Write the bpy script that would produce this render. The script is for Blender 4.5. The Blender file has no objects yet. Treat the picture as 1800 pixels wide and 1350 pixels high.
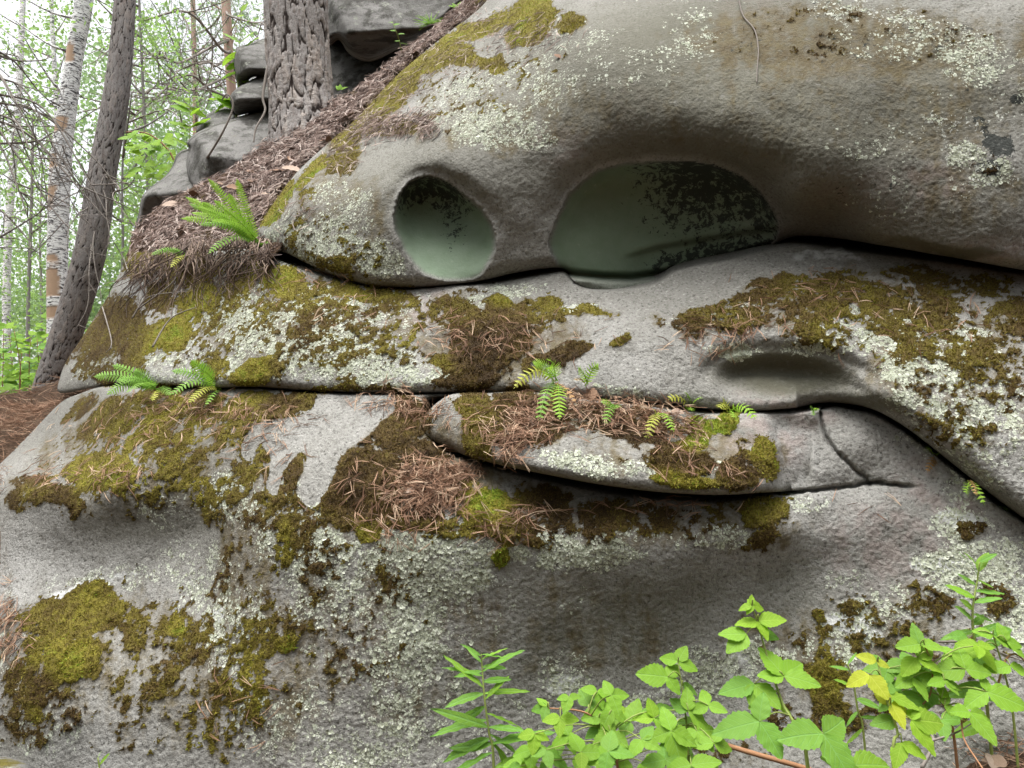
import bpy, math, random
import numpy as np
from mathutils import Vector, Matrix

SC = bpy.context.scene
COL = SC.collection
R_ = math.radians
rng = np.random.default_rng(7)
random.seed(7)

# ------------------------------------------------------------------ camera, sky, sun, exposure
CAM_Z = 1.4
TILT = R_(6.0)
FPX = 1360.0                      # focal length in pixels of the 1800 px wide photograph
cam_data = bpy.data.cameras.new('camera')
cam = bpy.data.objects.new('camera', cam_data)
COL.objects.link(cam)
cam.location = (0, 0, CAM_Z)
cam.rotation_euler = (R_(90) + TILT, 0, 0)
cam_data.sensor_width = 36.0
cam_data.lens = 36.0 * FPX / 1800.0
cam_data.clip_start = 0.05
cam_data.clip_end = 2000.0
SC.camera = cam

SUN_EL, SUN_AZ = R_(76), R_(235)   # high, behind and to the side of the camera, through cloud
world = bpy.data.worlds.new('World')
SC.world = world
world.use_nodes = True
wn = world.node_tree.nodes
wl = world.node_tree.links
bg = wn['Background']
sky = wn.new('ShaderNodeTexSky')
sky.sky_type = 'NISHITA'
sky.sun_disc = False
sky.sun_elevation = SUN_EL
sky.sun_rotation = SUN_AZ
sky.air_density = 1.0
sky.dust_density = 6.0
sky.ozone_density = 1.0
hs = wn.new('ShaderNodeHueSaturation')   # an overcast sky has hardly any blue left
hs.inputs['Saturation'].default_value = 0.16
wl.new(sky.outputs[0], hs.inputs['Color'])
wl.new(hs.outputs[0], bg.inputs[0])
bg.inputs[1].default_value = 0.15
sun_d = bpy.data.lights.new('sun', 'SUN')
sun_d.energy = 1.5
sun_d.angle = R_(50)
sun_d.color = (1.0, 0.97, 0.92)
sun = bpy.data.objects.new('sun', sun_d)
COL.objects.link(sun)
sd = Vector((math.sin(SUN_AZ) * math.cos(SUN_EL), math.cos(SUN_AZ) * math.cos(SUN_EL), math.sin(SUN_EL)))
sun.rotation_euler = sd.to_track_quat('Z', 'Y').to_euler()
sun.location = (0, 0, 12)

SC.view_settings.view_transform = 'Standard'
SC.view_settings.look = 'None'
SC.view_settings.exposure = 1.38
SC.view_settings.gamma = 1.0
SC.view_settings.use_curve_mapping = False
SC.render.engine = 'CYCLES'
SC.cycles.max_bounces = 6
SC.cycles.transparent_max_bounces = 4
SC.cycles.diffuse_bounces = 3
SC.cycles.caustics_reflective = False
SC.cycles.caustics_refractive = False
SC.cycles.use_denoising = True

# ------------------------------------------------------------------ helpers: pixels, noise, fields
CT, ST = math.cos(TILT), math.sin(TILT)

def ray(u, v):
    a = (np.asarray(u, float) - 900.0) / FPX
    b = (675.0 - np.asarray(v, float)) / FPX
    return np.stack([a, CT - b * ST, ST + b * CT], -1)

def px(u, v, y):
    """world point that lies y metres in front of the camera in the direction of photo pixel (u, v)"""
    d = ray(u, v)
    return d * (np.asarray(y, float) / d[..., 1])[..., None] + np.array([0, 0, CAM_Z])

_pr = np.random.default_rng(11)
PERM = np.concatenate([_pr.permutation(256)] * 2).astype(np.int32)
_g = _pr.normal(size=(256, 3)); _g /= np.linalg.norm(_g, axis=1)[:, None]
GRAD = _g.astype(np.float32)

def pnoise(p, seed=0):
    p = np.asarray(p, np.float32).reshape(-1, 3) + np.float32(seed * 17.37 + 100)
    i = np.floor(p).astype(np.int32); f = p - i
    w = f * f * f * (f * (f * 6 - 15) + 10)
    i &= 255
    out = np.zeros(len(p), np.float32)
    for dx in (0, 1):
        hx = PERM[(i[:, 0] + dx) & 255]; wx = w[:, 0] if dx else 1 - w[:, 0]; fx = f[:, 0] - dx
        for dy in (0, 1):
            hy = PERM[(hx + i[:, 1] + dy) & 255]; wy = wx * (w[:, 1] if dy else 1 - w[:, 1]); fy = f[:, 1] - dy
            for dz in (0, 1):
                g = GRAD[PERM[(hy + i[:, 2] + dz) & 255]]
                wz = w[:, 2] if dz else 1 - w[:, 2]
                out += wy * wz * (g[:, 0] * fx + g[:, 1] * fy + g[:, 2] * (f[:, 2] - dz))
    return out * 1.5

def fbm(p, scale, octv=3, seed=0, gain=0.5):
    shp = p.shape[:-1]
    q = np.asarray(p, np.float32).reshape(-1, 3) * np.float32(scale)
    s = np.zeros(len(q), np.float32); a = 1.0; t = 0.0
    for k in range(octv):
        s += a * pnoise(q, seed + k * 3); t += a; a *= gain; q = q * np.float32(2.03)
    return (s / t * 1.25).reshape(shp)

def worley(p, scale, seed=0):
    """F1, F2 and a random value of the nearest cell"""
    shp = p.shape[:-1]
    q = np.asarray(p, np.float32).reshape(-1, 3) * np.float32(scale) + np.float32(200 + seed * 31.7)
    i = np.floor(q).astype(np.int32); f = q - i
    f1 = np.full(len(q), 9.0, np.float32); f2 = f1.copy(); rv = np.zeros(len(q), np.float32)
    for dx in (-1, 0, 1):
        for dy in (-1, 0, 1):
            for dz in (-1, 0, 1):
                h = PERM[(PERM[(PERM[(i[:, 0] + dx) & 255] + i[:, 1] + dy) & 255] + i[:, 2] + dz) & 255]
                c = GRAD[h] * 0.45 + 0.5
                d = np.sqrt((c[:, 0] + dx - f[:, 0]) ** 2 + (c[:, 1] + dy - f[:, 1]) ** 2 + (c[:, 2] + dz - f[:, 2]) ** 2)
                m = d < f1
                f2 = np.where(m, f1, np.minimum(f2, d)); rv = np.where(m, h / 255.0, rv); f1 = np.where(m, d, f1)
    return f1.reshape(shp), f2.reshape(shp), rv.reshape(shp)

def sstep(a, b, x):
    t = np.clip((x - a) / (b - a), 0, 1)
    return t * t * (3 - 2 * t)

def catmull(pts, n=5, closed=True):
    P = np.array(pts, float); m = len(P); out = []
    for i in range(m if closed else m - 1):
        if closed: a, b, c, d = P[i - 1], P[i], P[(i + 1) % m], P[(i + 2) % m]
        else: a, b, c, d = P[max(i - 1, 0)], P[i], P[i + 1], P[min(i + 2, m - 1)]
        for k in range(n):
            t = k / n
            out.append(0.5 * ((2 * b) + (-a + c) * t + (2 * a - 5 * b + 4 * c - d) * t * t + (-a + 3 * b - 3 * c + d) * t ** 3))
    if not closed: out.append(P[-1])
    return np.array(out)

def sdf_exact(poly, U, V):
    """signed distance in pixels, positive inside"""
    P = np.asarray(poly, float); Q = np.roll(P, -1, 0)
    d2 = np.full(U.shape, 1e12); ins = np.zeros(U.shape, bool)
    for (x0, y0), (x1, y1) in zip(P, Q):
        ex, ey = x1 - x0, y1 - y0
        wx, wy = U - x0, V - y0
        t = np.clip((wx * ex + wy * ey) / (ex * ex + ey * ey + 1e-9), 0, 1)
        d2 = np.minimum(d2, (wx - t * ex) ** 2 + (wy - t * ey) ** 2)
        if y0 != y1:
            ins ^= ((y0 > V) != (y1 > V)) & (U < ex * (V - y0) / (y1 - y0) + x0)
    return np.where(ins, 1, -1) * np.sqrt(d2)

def sdf_grid(poly, us, vs, step=6.0, pad=60):
    """signed distance on the tensor grid us x vs, from a coarser exact one (bilinear)"""
    cu = np.arange(us[0] - 1, us[-1] + step + 1, step); cv = np.arange(vs[0] - 1, vs[-1] + step + 1, step)
    CU, CV = np.meshgrid(cu, cv)
    S = sdf_exact(poly, CU, CV)
    return bilin(S, cu, cv, us, vs)

def bilin(S, cu, cv, us, vs):
    fu = (us - cu[0]) / (cu[1] - cu[0]); iu = np.clip(np.floor(fu).astype(int), 0, len(cu) - 2); fu = (fu - iu)[None, :]
    fv = (vs - cv[0]) / (cv[1] - cv[0]); iv = np.clip(np.floor(fv).astype(int), 0, len(cv) - 2); fv = (fv - iv)[:, None]
    a = S[np.ix_(iv, iu)]; b = S[np.ix_(iv, iu + 1)]; c = S[np.ix_(iv + 1, iu)]; d = S[np.ix_(iv + 1, iu + 1)]
    return (a * (1 - fu) + b * fu) * (1 - fv) + (c * (1 - fu) + d * fu) * fv

def tps_fit(ctrl, lam=0.02):
    C = np.array(ctrl, float); X = C[:, :2] / 100.0; n = len(X)
    r = np.linalg.norm(X[:, None] - X[None], axis=2)
    K = np.where(r > 0, r * r * np.log(r + 1e-9), 0) + lam * np.eye(n)
    A = np.zeros((n + 3, n + 3)); A[:n, :n] = K; A[:n, n] = 1; A[:n, n + 1:] = X; A[n, :n] = 1; A[n + 1:, :n] = X.T
    w = np.linalg.solve(A, np.concatenate([C[:, 2], [0, 0, 0]]))
    def f(U, V):
        x = U / 100.0; y = V / 100.0
        o = w[n] + w[n + 1] * x + w[n + 2] * y
        for k in range(n):
            r2 = (x - X[k, 0]) ** 2 + (y - X[k, 1]) ** 2
            o = o + w[k] * 0.5 * r2 * np.log(r2 + 1e-9)
        return o
    return f

def tps_grid(ctrl, us, vs, lam=0.02, step=8.0):
    f = tps_fit(ctrl, lam)
    cu = np.arange(us[0] - 1, us[-1] + step + 1, step); cv = np.arange(vs[0] - 1, vs[-1] + step + 1, step)
    CU, CV = np.meshgrid(cu, cv)
    return bilin(f(CU, CV), cu, cv, us, vs)

def curve_v(pts, us):
    P = catmull(pts, 6, closed=False)
    return np.interp(us, P[:, 0], P[:, 1])

# ------------------------------------------------------------------ helpers: objects and materials
def tag(o, label=None, cat=None, group=None, kind=None):
    if label: o['label'] = label
    if cat: o['category'] = cat
    if group: o['group'] = group
    if kind: o['kind'] = kind
    return o

def empty(name, loc=(0, 0, 0), parent=None):
    o = bpy.data.objects.new(name, None); COL.objects.link(o)
    o.location = loc; o.empty_display_size = 0.05
    if parent: o.parent = parent
    return o

def mesh_np(name, V, F, mat, parent=None, smooth=True, attrs=None, origin=None):
    """V (n,3); F (m,k) int array or a list of such arrays"""
    V = np.asarray(V, np.float32).reshape(-1, 3)
    if origin is not None: V = V - np.asarray(origin, np.float32)
    me = bpy.data.meshes.new(name)
    Fs = F if isinstance(F, list) else [F]
    Fs = [np.asarray(f, np.int32) for f in Fs if len(f)]
    loops = np.concatenate([f.ravel() for f in Fs])
    tot = np.concatenate([np.full(len(f), f.shape[1], np.int32) for f in Fs])
    st = np.concatenate([[0], np.cumsum(tot)[:-1]]).astype(np.int32)
    me.vertices.add(len(V)); me.vertices.foreach_set('co', V.ravel())
    me.loops.add(len(loops)); me.loops.foreach_set('vertex_index', loops)
    me.polygons.add(len(tot)); me.polygons.foreach_set('loop_start', st)
    try: me.polygons.foreach_set('loop_total', tot)
    except Exception: pass
    me.update(calc_edges=True)
    me.polygons.foreach_set('use_smooth', np.full(len(tot), bool(smooth)))
    if attrs:
        for k, a in attrs.items():
            a = np.asarray(a, np.float32)
            if a.ndim == 2:
                at = me.attributes.new(k, 'FLOAT_COLOR', 'POINT')
                if a.shape[1] == 3: a = np.concatenate([a, np.ones((len(a), 1), np.float32)], 1)
                at.data.foreach_set('color', a.ravel())
            else:
                at = me.attributes.new(k, 'FLOAT', 'POINT'); at.data.foreach_set('value', a)
    me.materials.append(mat)
    o = bpy.data.objects.new(name, me); COL.objects.link(o)
    if origin is not None and parent is None: o.location = origin
    if parent: o.parent = parent
    return o

class NT:
    """a small material writer"""
    def __init__(s, name):
        s.m = bpy.data.materials.new(name); s.m.use_nodes = True
        s.t = s.m.node_tree; s.n = s.t.nodes; s.l = s.t.links
        s.bsdf = s.n['Principled BSDF']; s.out = s.n['Material Output']
    def put(s, sock, v):
        if isinstance(v, bpy.types.NodeSocket): s.l.new(v, sock)
        elif v is not None:
            if isinstance(v, tuple) and len(v) == 3 and sock.type == 'RGBA': v = v + (1,)
            sock.default_value = v
    def math(s, op, a, b=None, c=None, clamp=False):
        n = s.n.new('ShaderNodeMath'); n.operation = op; n.use_clamp = clamp
        s.put(n.inputs[0], a)
        if b is not None: s.put(n.inputs[1], b)
        if c is not None: s.put(n.inputs[2], c)
        return n.outputs[0]
    def mix(s, f, a, b, mode='MIX'):
        n = s.n.new('ShaderNodeMix'); n.data_type = 'RGBA'; n.blend_type = mode; n.clamp_factor = True
        s.put(n.inputs[0], f); s.put(n.inputs[6], a); s.put(n.inputs[7], b)
        return n.outputs[2]
    def step(s, a, b, x):
        n = s.n.new('ShaderNodeMapRange'); n.interpolation_type = 'SMOOTHSTEP'
        s.put(n.inputs['Value'], x); s.put(n.inputs['From Min'], a); s.put(n.inputs['From Max'], b)
        return n.outputs[0]
    def coord(s, which='Object'):
        n = s.n.new('ShaderNodeTexCoord'); return n.outputs[which]
    def mapping(s, vec, scale=(1, 1, 1), rot=(0, 0, 0)):
        n = s.n.new('ShaderNodeMapping'); s.l.new(vec, n.inputs[0]); n.inputs['Scale'].default_value = scale; n.inputs['Rotation'].default_value = rot
        return n.outputs[0]
    def noise(s, scale, detail=3, rough=0.55, vec=None, dist=0.0, color=False):
        n = s.n.new('ShaderNodeTexNoise'); n.inputs['Scale'].default_value = scale
        n.inputs['Detail'].default_value = detail; n.inputs['Roughness'].default_value = rough; n.inputs['Distortion'].default_value = dist
        if vec is not None: s.l.new(vec, n.inputs['Vector'])
        return n.outputs['Color' if color else 'Fac']
    def voronoi(s, scale, vec=None, feature='F1', rand=1.0):
        n = s.n.new('ShaderNodeTexVoronoi'); n.feature = feature; n.inputs['Scale'].default_value = scale
        n.inputs['Randomness'].default_value = rand
        if vec is not None: s.l.new(vec, n.inputs['Vector'])
        return n
    def attr(s, name):
        n = s.n.new('ShaderNodeAttribute'); n.attribute_name = name
        return n
    def sep(s, c):
        n = s.n.new('ShaderNodeSeparateColor'); s.l.new(c, n.inputs[0]); return n.outputs
    def ramp(s, f, stops):
        n = s.n.new('ShaderNodeValToRGB'); e = n.color_ramp.elements
        while len(e) < len(stops): e.new(0.5)
        for k, (p, c) in enumerate(stops): e[k].position = p; e[k].color = c + (1,)
        s.put(n.inputs[0], f); return n.outputs[0]
    def bump(s, h, strength=0.5, dist=0.01, normal=None):
        n = s.n.new('ShaderNodeBump'); s.put(n.inputs['Height'], h); s.put(n.inputs['Strength'], strength)
        n.inputs['Distance'].default_value = dist
        if normal is not None: s.l.new(normal, n.inputs['Normal'])
        return n.outputs[0]
    def finish(s, color, rough=0.9, normal=None, spec=0.25):
        s.put(s.bsdf.inputs['Base Color'], color); s.put(s.bsdf.inputs['Roughness'], rough)
        s.bsdf.inputs['Specular IOR Level'].default_value = spec
        if normal is not None: s.l.new(normal, s.bsdf.inputs['Normal'])
        return s.m
    def leafy(s, color, trans=0.45, rough=0.55, tcolor=None, normal=None):
        """thin leaf: diffuse and glossy front with light coming through"""
        s.put(s.bsdf.inputs['Base Color'], color); s.bsdf.inputs['Roughness'].default_value = rough
        s.bsdf.inputs['Specular IOR Level'].default_value = 0.3
        t = s.n.new('ShaderNodeBsdfTranslucent'); s.put(t.inputs[0], tcolor if tcolor is not None else color)
        if normal is not None:
            s.l.new(normal, s.bsdf.inputs['Normal'])
        x = s.n.new('ShaderNodeMixShader'); x.inputs[0].default_value = trans
        s.l.new(s.bsdf.outputs[0], x.inputs[1]); s.l.new(t.outputs[0], x.inputs[2]); s.l.new(x.outputs[0], s.out.inputs[0])
        return s.m
# ------------------------------------------------------------------ what grows on the rock, and painted light and shade: cover fields over the photo's pixels
def axis(lo, a, b, hi, fine, coarse):
    return np.concatenate([np.arange(lo, a, coarse), np.arange(a, b, fine), np.arange(b, hi + coarse, coarse)])
US = axis(-430, -12, 1812, 2230, 2.6, 13.0)
VS = axis(-330, -12, 1362, 1760, 2.6, 13.0)
GU, GV = np.meshgrid(US, VS)
_w = np.stack([GU / 60.0, GV / 60.0, np.zeros_like(GU)], -1)
WU = GU + 16 * fbm(_w, 1.0, 3, 5); WV = GV + 13 * fbm(_w, 1.0, 3, 9)

def paint(blobs, base=0.0):
    """soft ellipses (u, v, ru, rv, turn in degrees, value); a negative value wipes"""
    F = np.full(GU.shape, base, np.float32)
    for u, v, ru, rv, a, val in blobs:
        m = max(ru, rv) * 1.35 + 30
        i0, i1 = np.searchsorted(VS, [v - m, v + m]); j0, j1 = np.searchsorted(US, [u - m, u + m])
        if i1 <= i0 or j1 <= j0: continue
        du = WU[i0:i1, j0:j1] - u; dv = WV[i0:i1, j0:j1] - v
        c, s = math.cos(R_(a)), math.sin(R_(a))
        d = np.sqrt(((du * c + dv * s) / ru) ** 2 + ((-du * s + dv * c) / rv) ** 2)
        k = sstep(1.3, 0.55, d) * abs(val)
        F[i0:i1, j0:j1] = np.maximum(F[i0:i1, j0:j1], k) if val > 0 else F[i0:i1, j0:j1] * (1 - np.clip(k, 0, 1))
    return F

# moss: (u, v, ru, rv, turn, amount, hue)  hue 0 = dark brown, 0.5 = olive, 1 = fresh green
MOSS = [
 # lower rock, far end
 (130,1080,115,48,-8,.95,.5),(165,1050,50,28,-10,1,.55),(110,1150,95,55,10,.85,.5),(125,1165,40,40,0,.9,.85),(55,1205,60,55,0,.75,.25),(40,1265,50,45,0,.6,.3),
 (60,1255,25,20,0,.8,.8),(240,1110,32,42,20,.75,.4),(200,1200,22,30,20,.6,.4),(310,1110,60,45,0,.68,.4),(308,1107,14,22,0,1,.9),(345,1150,45,25,0,.7,.35),
 (285,1190,32,65,32,.66,.4),(420,1200,70,100,5,.58,.55),(495,1130,26,20,0,1,.8),(470,1145,20,18,0,.9,.6),(400,1290,55,50,0,.6,.55),(440,1120,60,50,0,.6,.5),
 (420,960,35,120,8,.5,.1),(440,1020,40,80,0,.45,.2),(75,1285,20,40,20,.7,.25),(125,1265,20,35,30,.7,.25),(215,1240,20,30,20,.6,.3),(220,1290,30,40,30,.55,.2),
 (165,825,70,32,-8,.95,.75),(95,872,60,22,-5,.9,.25),(55,852,40,18,0,.7,.3),(190,835,70,40,-10,.9,.6),(35,880,25,25,0,.7,.3),(135,890,22,22,0,.9,.2),
 # lower rock, upper slope
 (215,735,26,70,38,.82,.5),(255,705,45,22,-30,.8,.4),(285,760,24,55,38,.78,.6),(165,770,26,55,38,.5,.4),(310,720,40,30,-20,.75,.7),(280,690,70,18,-8,.75,.3),
 (370,730,50,60,20,.6,.4),(330,800,45,60,30,.62,.55),(400,800,60,70,0,.55,.45),(430,720,60,35,-10,.78,.5),(500,712,60,25,-10,.9,.3),(540,705,50,24,0,.85,.3),
 (290,850,60,45,0,.5,.45),(360,860,50,40,0,.55,.5),(450,790,30,60,15,.62,.45),(470,850,40,60,10,.58,.4),(480,790,14,34,8,.9,.3),(520,830,18,62,12,.9,.3),(500,900,30,60,0,.5,.4),
 # round the needle heap
 (640,850,75,85,-20,.95,.2),(600,880,50,70,0,.8,.25),(690,760,45,50,-30,.9,.2),(720,735,50,40,0,.85,.3),(740,800,60,40,20,.8,.25),(650,930,30,24,0,1,.8),(720,900,80,45,0,.8,.25),
 (860,890,52,34,0,1,.95),(880,920,70,30,0,.9,.4),(800,860,50,40,0,.8,.4),(790,930,40,26,0,.75,.55),(960,885,70,40,5,.85,.25),(960,940,50,28,0,.6,.3),
 (1060,900,60,32,5,.78,.15),(1150,905,80,30,3,.66,.12),(1210,920,30,40,0,.55,.15),(1345,905,52,34,-10,.9,.55),(1330,950,40,22,-20,.75,.25),(1270,885,50,18,0,.6,.3),
 (500,955,18,60,8,.78,.75),(560,990,40,50,0,.45,.2),(540,920,40,50,0,.6,.35),(880,980,16,20,0,.8,.7),
 # tongue
 (840,740,42,72,-10,1,.5),(905,720,50,50,-20,.9,.2),(890,760,40,40,-30,.85,.15),(960,745,60,45,0,.7,.08),(1080,745,150,42,5,.72,.05),(1100,780,60,35,0,.6,.1),
 (1240,752,36,20,10,1,.95),(1222,775,24,18,0,1,.95),(1270,750,22,40,40,.95,.85),(1190,810,70,42,10,.88,.2),(1290,800,36,52,-30,.75,.2),(1345,810,22,48,-15,.95,.7),(1300,840,50,24,0,.8,.3),(1200,845,70,14,5,.9,.85),
 # middle rock
 (495,495,42,32,20,.95,.75),(455,470,30,30,0,.8,.75),(470,540,30,50,10,.6,.4),(560,520,90,24,10,.75,.55),(545,570,55,50,20,.68,.25),(455,645,52,22,-5,.85,.7),(430,665,50,16,0,.8,.6),
 (695,560,70,80,0,.62,.45),(640,515,80,18,6,.78,.6),(620,560,60,30,10,.6,.4),(800,545,60,30,10,.78,.3),(720,590,22,24,0,.8,.8),(690,640,50,40,0,.6,.4),(850,605,100,65,-15,.98,.08),
 (790,650,42,42,0,.98,.35),(775,640,20,16,0,1,.8),(830,665,60,30,0,.9,.1),(905,565,80,45,5,.8,.25),(965,540,60,20,3,.75,.6),(1065,540,75,18,-3,.85,.6),(880,530,22,10,0,1,.75),(960,560,40,14,0,.75,.5),
 (995,620,52,24,-18,.92,.15),(1020,600,30,14,-20,.9,.5),(1087,594,22,9,-35,1,.4),(940,640,30,20,0,.7,.3),(1120,560,70,16,-5,.6,.25),(1300,545,150,45,-6,.72,.35),(1200,575,70,30,0,.6,.15),(1250,540,80,26,-5,.72,.5),
 (1450,525,130,55,-2,.78,.4),(1400,500,110,26,-6,.7,.3),(1440,580,60,40,0,.72,.4),(1600,570,120,55,8,.72,.35),(1560,520,70,30,0,.72,.45),(1610,610,50,22,0,.75,.35),(1720,620,80,80,0,.66,.35),
 (1700,500,90,26,4,.62,.4),(1780,560,70,50,0,.72,.35),(1690,690,30,30,0,.6,.4),(1600,480,80,18,4,.6,.4),(1640,530,60,40,0,.7,.35),(1790,660,50,60,0,.6,.35),
 (360,520,32,30,-20,.9,.7),(300,585,45,40,-30,.92,.72),(262,600,22,30,0,.9,.7),(235,610,34,60,20,.85,.35),(205,570,50,60,30,.9,.28),(180,600,40,50,30,.8,.3),(150,640,30,40,20,.6,.25),(330,470,60,50,0,.8,.45),(260,440,50,60,40,.9,.5),
 (400,600,50,40,0,.55,.5),(380,650,30,24,0,.7,.6),(190,660,40,24,0,.7,.3),(480,600,30,60,0,.55,.35),(350,610,30,40,0,.5,.5),
 # upper rock: golden border moss
 (700,150,80,34,-48,1,.66),(650,210,60,26,-40,.9,.62),(780,95,60,30,-40,1,.68),(850,45,55,20,-28,1,.7),(935,25,55,30,-15,1,.68),(925,62,46,24,-15,1,.68),(1000,42,36,14,-10,.85,.6),
 (820,100,45,26,20,1,.62),(870,110,30,20,0,.85,.5),(690,225,66,18,-6,.9,.6),(620,235,50,22,-35,.9,.6),(545,305,15,55,40,.9,.7),(485,360,20,56,38,.95,.72),(515,405,20,40,30,.6,.62),
 (540,350,14,30,35,.6,.6),(600,280,40,26,-35,.75,.5),(860,82,27,20,-40,-1,.5),(1010,8,40,16,0,-1,.5),(640,445,70,26,15,.52,.5),(600,470,60,18,15,.6,.5),(560,450,30,30,0,.5,.55),
 (1730,285,34,28,0,.4,.0),
 # right foot of the lower rock
 (1450,1200,50,60,0,.85,.6),(1445,1190,30,25,0,1,.7),(1470,1260,70,40,0,.6,.3),(1400,1120,25,20,0,.55,.3),(1510,1120,40,30,0,.55,.4),(1440,1080,14,12,0,.9,.5),(1500,1065,30,16,0,.7,.4),
 (1560,1090,80,40,0,.5,.45),(1620,1060,80,40,0,.5,.4),(1730,1060,60,50,0,.5,.3),(1700,930,40,20,0,.6,.35),(1400,1280,80,40,0,.4,.3),(1250,1330,120,30,0,.5,.3),
 (175,735,16,60,40,.8,.45),(240,770,14,50,38,.85,.65),(265,735,12,44,38,.8,.6),(330,760,16,50,30,.75,.5),(390,760,20,50,20,.7,.45),(300,820,30,40,30,.75,.5),(360,700,50,14,0,.85,.5),(140,720,40,16,-35,.7,.3),(420,850,40,40,0,.65,.45),(380,900,30,40,0,.6,.3),(120,620,16,30,20,.7,.25),(160,590,30,40,30,.85,.3),(280,520,40,30,-30,.8,.4),(330,540,30,30,-20,.8,.65),(420,500,40,40,0,.75,.6),
 # crumbs strewn between the cushions
 (500,590,350,100,3,.52,.42),(850,580,200,80,0,.52,.2),(1600,570,240,110,8,.50,.35),(1300,560,200,50,0,.38,.25),(330,790,300,110,-15,.52,.45),(300,1160,330,170,0,.42,.4),(900,915,480,45,0,.52,.2),(500,980,130,130,0,.48,.35),(1700,700,120,120,0,.42,.3),(620,1080,150,160,0,.38,.3),(600,440,130,60,10,.38,.45),(1560,1130,260,120,0,.36,.35),(820,160,200,70,-20,.33,.4),(1500,60,300,60,0,.25,.05),(1600,1230,200,60,0,.36,.3),(650,870,200,110,0,.42,.2),
 # beyond the picture's edges the cover goes on
 (1980,620,170,120,10,.55,.4),(2100,760,150,150,0,.5,.35),(1950,1250,120,80,0,.5,.4),(2050,80,180,80,0,.4,.2),(-120,1100,120,120,0,.55,.45),(-150,1300,160,120,0,.5,.4),(-100,920,100,50,-20,.7,.5),
 # bare places
 (1040,790,66,30,4,-1,0),(1275,785,32,30,30,-1,0),(790,748,18,38,-12,-1,0),(1000,590,60,30,-20,-.7,0),(1100,610,110,40,0,-.92,0),(1060,575,90,22,-8,-.9,0),(1090,593,24,10,-35,.95,.4),(995,620,46,20,-18,.9,.15),
 (520,667,26,14,0,-1,0),(570,672,22,10,0,-1,0),(720,570,16,30,15,-.8,0),(760,600,26,20,0,-.8,0),(730,660,60,16,0,-.8,0),(1550,610,26,14,0,-1,0),(1500,545,14,8,0,-.6,0),
]
BARE1 = [(563,697),(640,694),(688,697),(690,718),(668,738),(640,762),(612,786),(592,815),(580,850),(560,878),(545,888),(528,868),(530,845),(545,812),(545,800),(528,792),(505,812),(490,835),(482,872),
         (472,852),(480,812),(470,790),(462,770),(450,780),(442,806),(430,800),(432,776),(448,752),(478,742),(520,738),(552,720)]
LICHEN = [
 (1950,750,170,170,20,.6),(2100,900,150,150,0,.55),(1950,160,180,150,0,.4),(2000,1250,180,150,0,.5),(-150,1150,200,250,0,.5),(1200,-120,400,120,0,.35),(2050,-100,200,150,0,.4),
 (540,600,130,80,10,.75),(640,640,110,60,0,.8),(430,560,100,70,0,.75),(560,540,110,40,0,.65),(720,660,110,40,0,.6),(330,600,70,60,0,.55),(470,640,90,40,0,.6),(700,560,90,60,0,.45),
 (560,430,95,55,15,.9),(650,455,80,36,15,.85),(600,370,60,60,0,.5),(520,440,40,40,0,.7),(860,215,110,50,10,.6),(920,240,60,30,10,.6),(790,180,70,40,-30,.5),(930,150,110,60,0,.4),(1000,80,120,50,0,.35),(1090,110,110,50,0,.3),
 (1215,60,50,50,0,.45),(1480,15,60,30,0,.5),(1720,110,70,50,0,.6),(1680,80,50,40,0,.55),(1700,275,44,30,0,.9),(1740,300,40,30,0,.7),(1600,60,90,50,0,.35),(1510,70,60,40,0,.3),(1700,190,90,50,0,.22),(1560,240,150,60,0,.13),
 (1520,260,50,22,0,.4),(1600,340,150,70,0,.14),
 (760,985,130,75,5,.95),(620,1050,140,130,0,.55),(730,1120,70,120,0,.72),(720,1220,140,140,0,.45),(560,990,90,70,0,.6),(500,1260,120,90,0,.48),(620,1300,150,60,0,.48),(950,965,150,34,5,.9),(860,960,70,40,0,.8),(1060,975,80,30,0,.7),
 (1030,950,60,30,0,.6),(1250,945,80,26,-5,.7),(1150,940,60,18,0,.5),(420,1100,80,90,0,.5),(400,880,60,50,0,.6),(540,880,50,60,0,.4),(340,1050,60,30,0,.3),(300,900,60,30,0,.35),(470,940,40,60,0,.6),
 (130,1030,60,22,0,.5),(225,1010,70,20,0,.4),(330,1000,60,60,0,.45),(385,1085,20,26,0,.9),(370,1010,60,60,0,.4),(80,1290,80,50,0,.5),
 (1650,720,110,90,20,.6),(1600,640,60,40,0,.75),(1740,790,70,80,0,.5),(1700,850,50,50,20,.6),(1500,600,90,30,0,.5),(1420,610,60,20,0,.6),(1680,600,90,50,0,.6),(1770,720,60,60,0,.5),(1560,560,90,40,0,.5),(1480,560,60,30,0,.55),
 (1050,815,140,22,8,.6),(1240,835,90,20,0,.6),(1270,560,100,30,0,.35),(1290,615,50,16,0,.7),(1100,690,90,16,5,.5),(900,510,60,14,0,.6),(1010,540,40,10,0,.8),(840,550,60,30,0,.45),
 (1720,1000,100,60,-10,.9),(1690,920,55,36,0,.8),(1650,985,50,26,0,.85),(1490,1100,70,40,0,.8),(1260,1180,110,50,0,.6),(1000,1190,55,40,0,.6),(1150,1245,80,40,0,.5),(1560,1060,60,30,0,.5),(1780,1080,60,70,0,.7),
 (1450,1150,80,40,0,.6),(1480,1020,40,20,0,.4),(1330,1150,60,40,0,.45),(830,1100,60,60,0,.25),(950,1050,120,40,0,.22),(1400,880,60,20,0,.4),(120,860,90,20,0,.3),(880,1280,100,60,0,.3),(420,710,40,18,0,.3),
 (190,610,40,50,0,.35),(160,660,40,26,0,.5),(320,650,90,40,0,.5),(1380,690,130,40,0,-.9),(1430,790,160,50,0,-.85),
]
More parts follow.
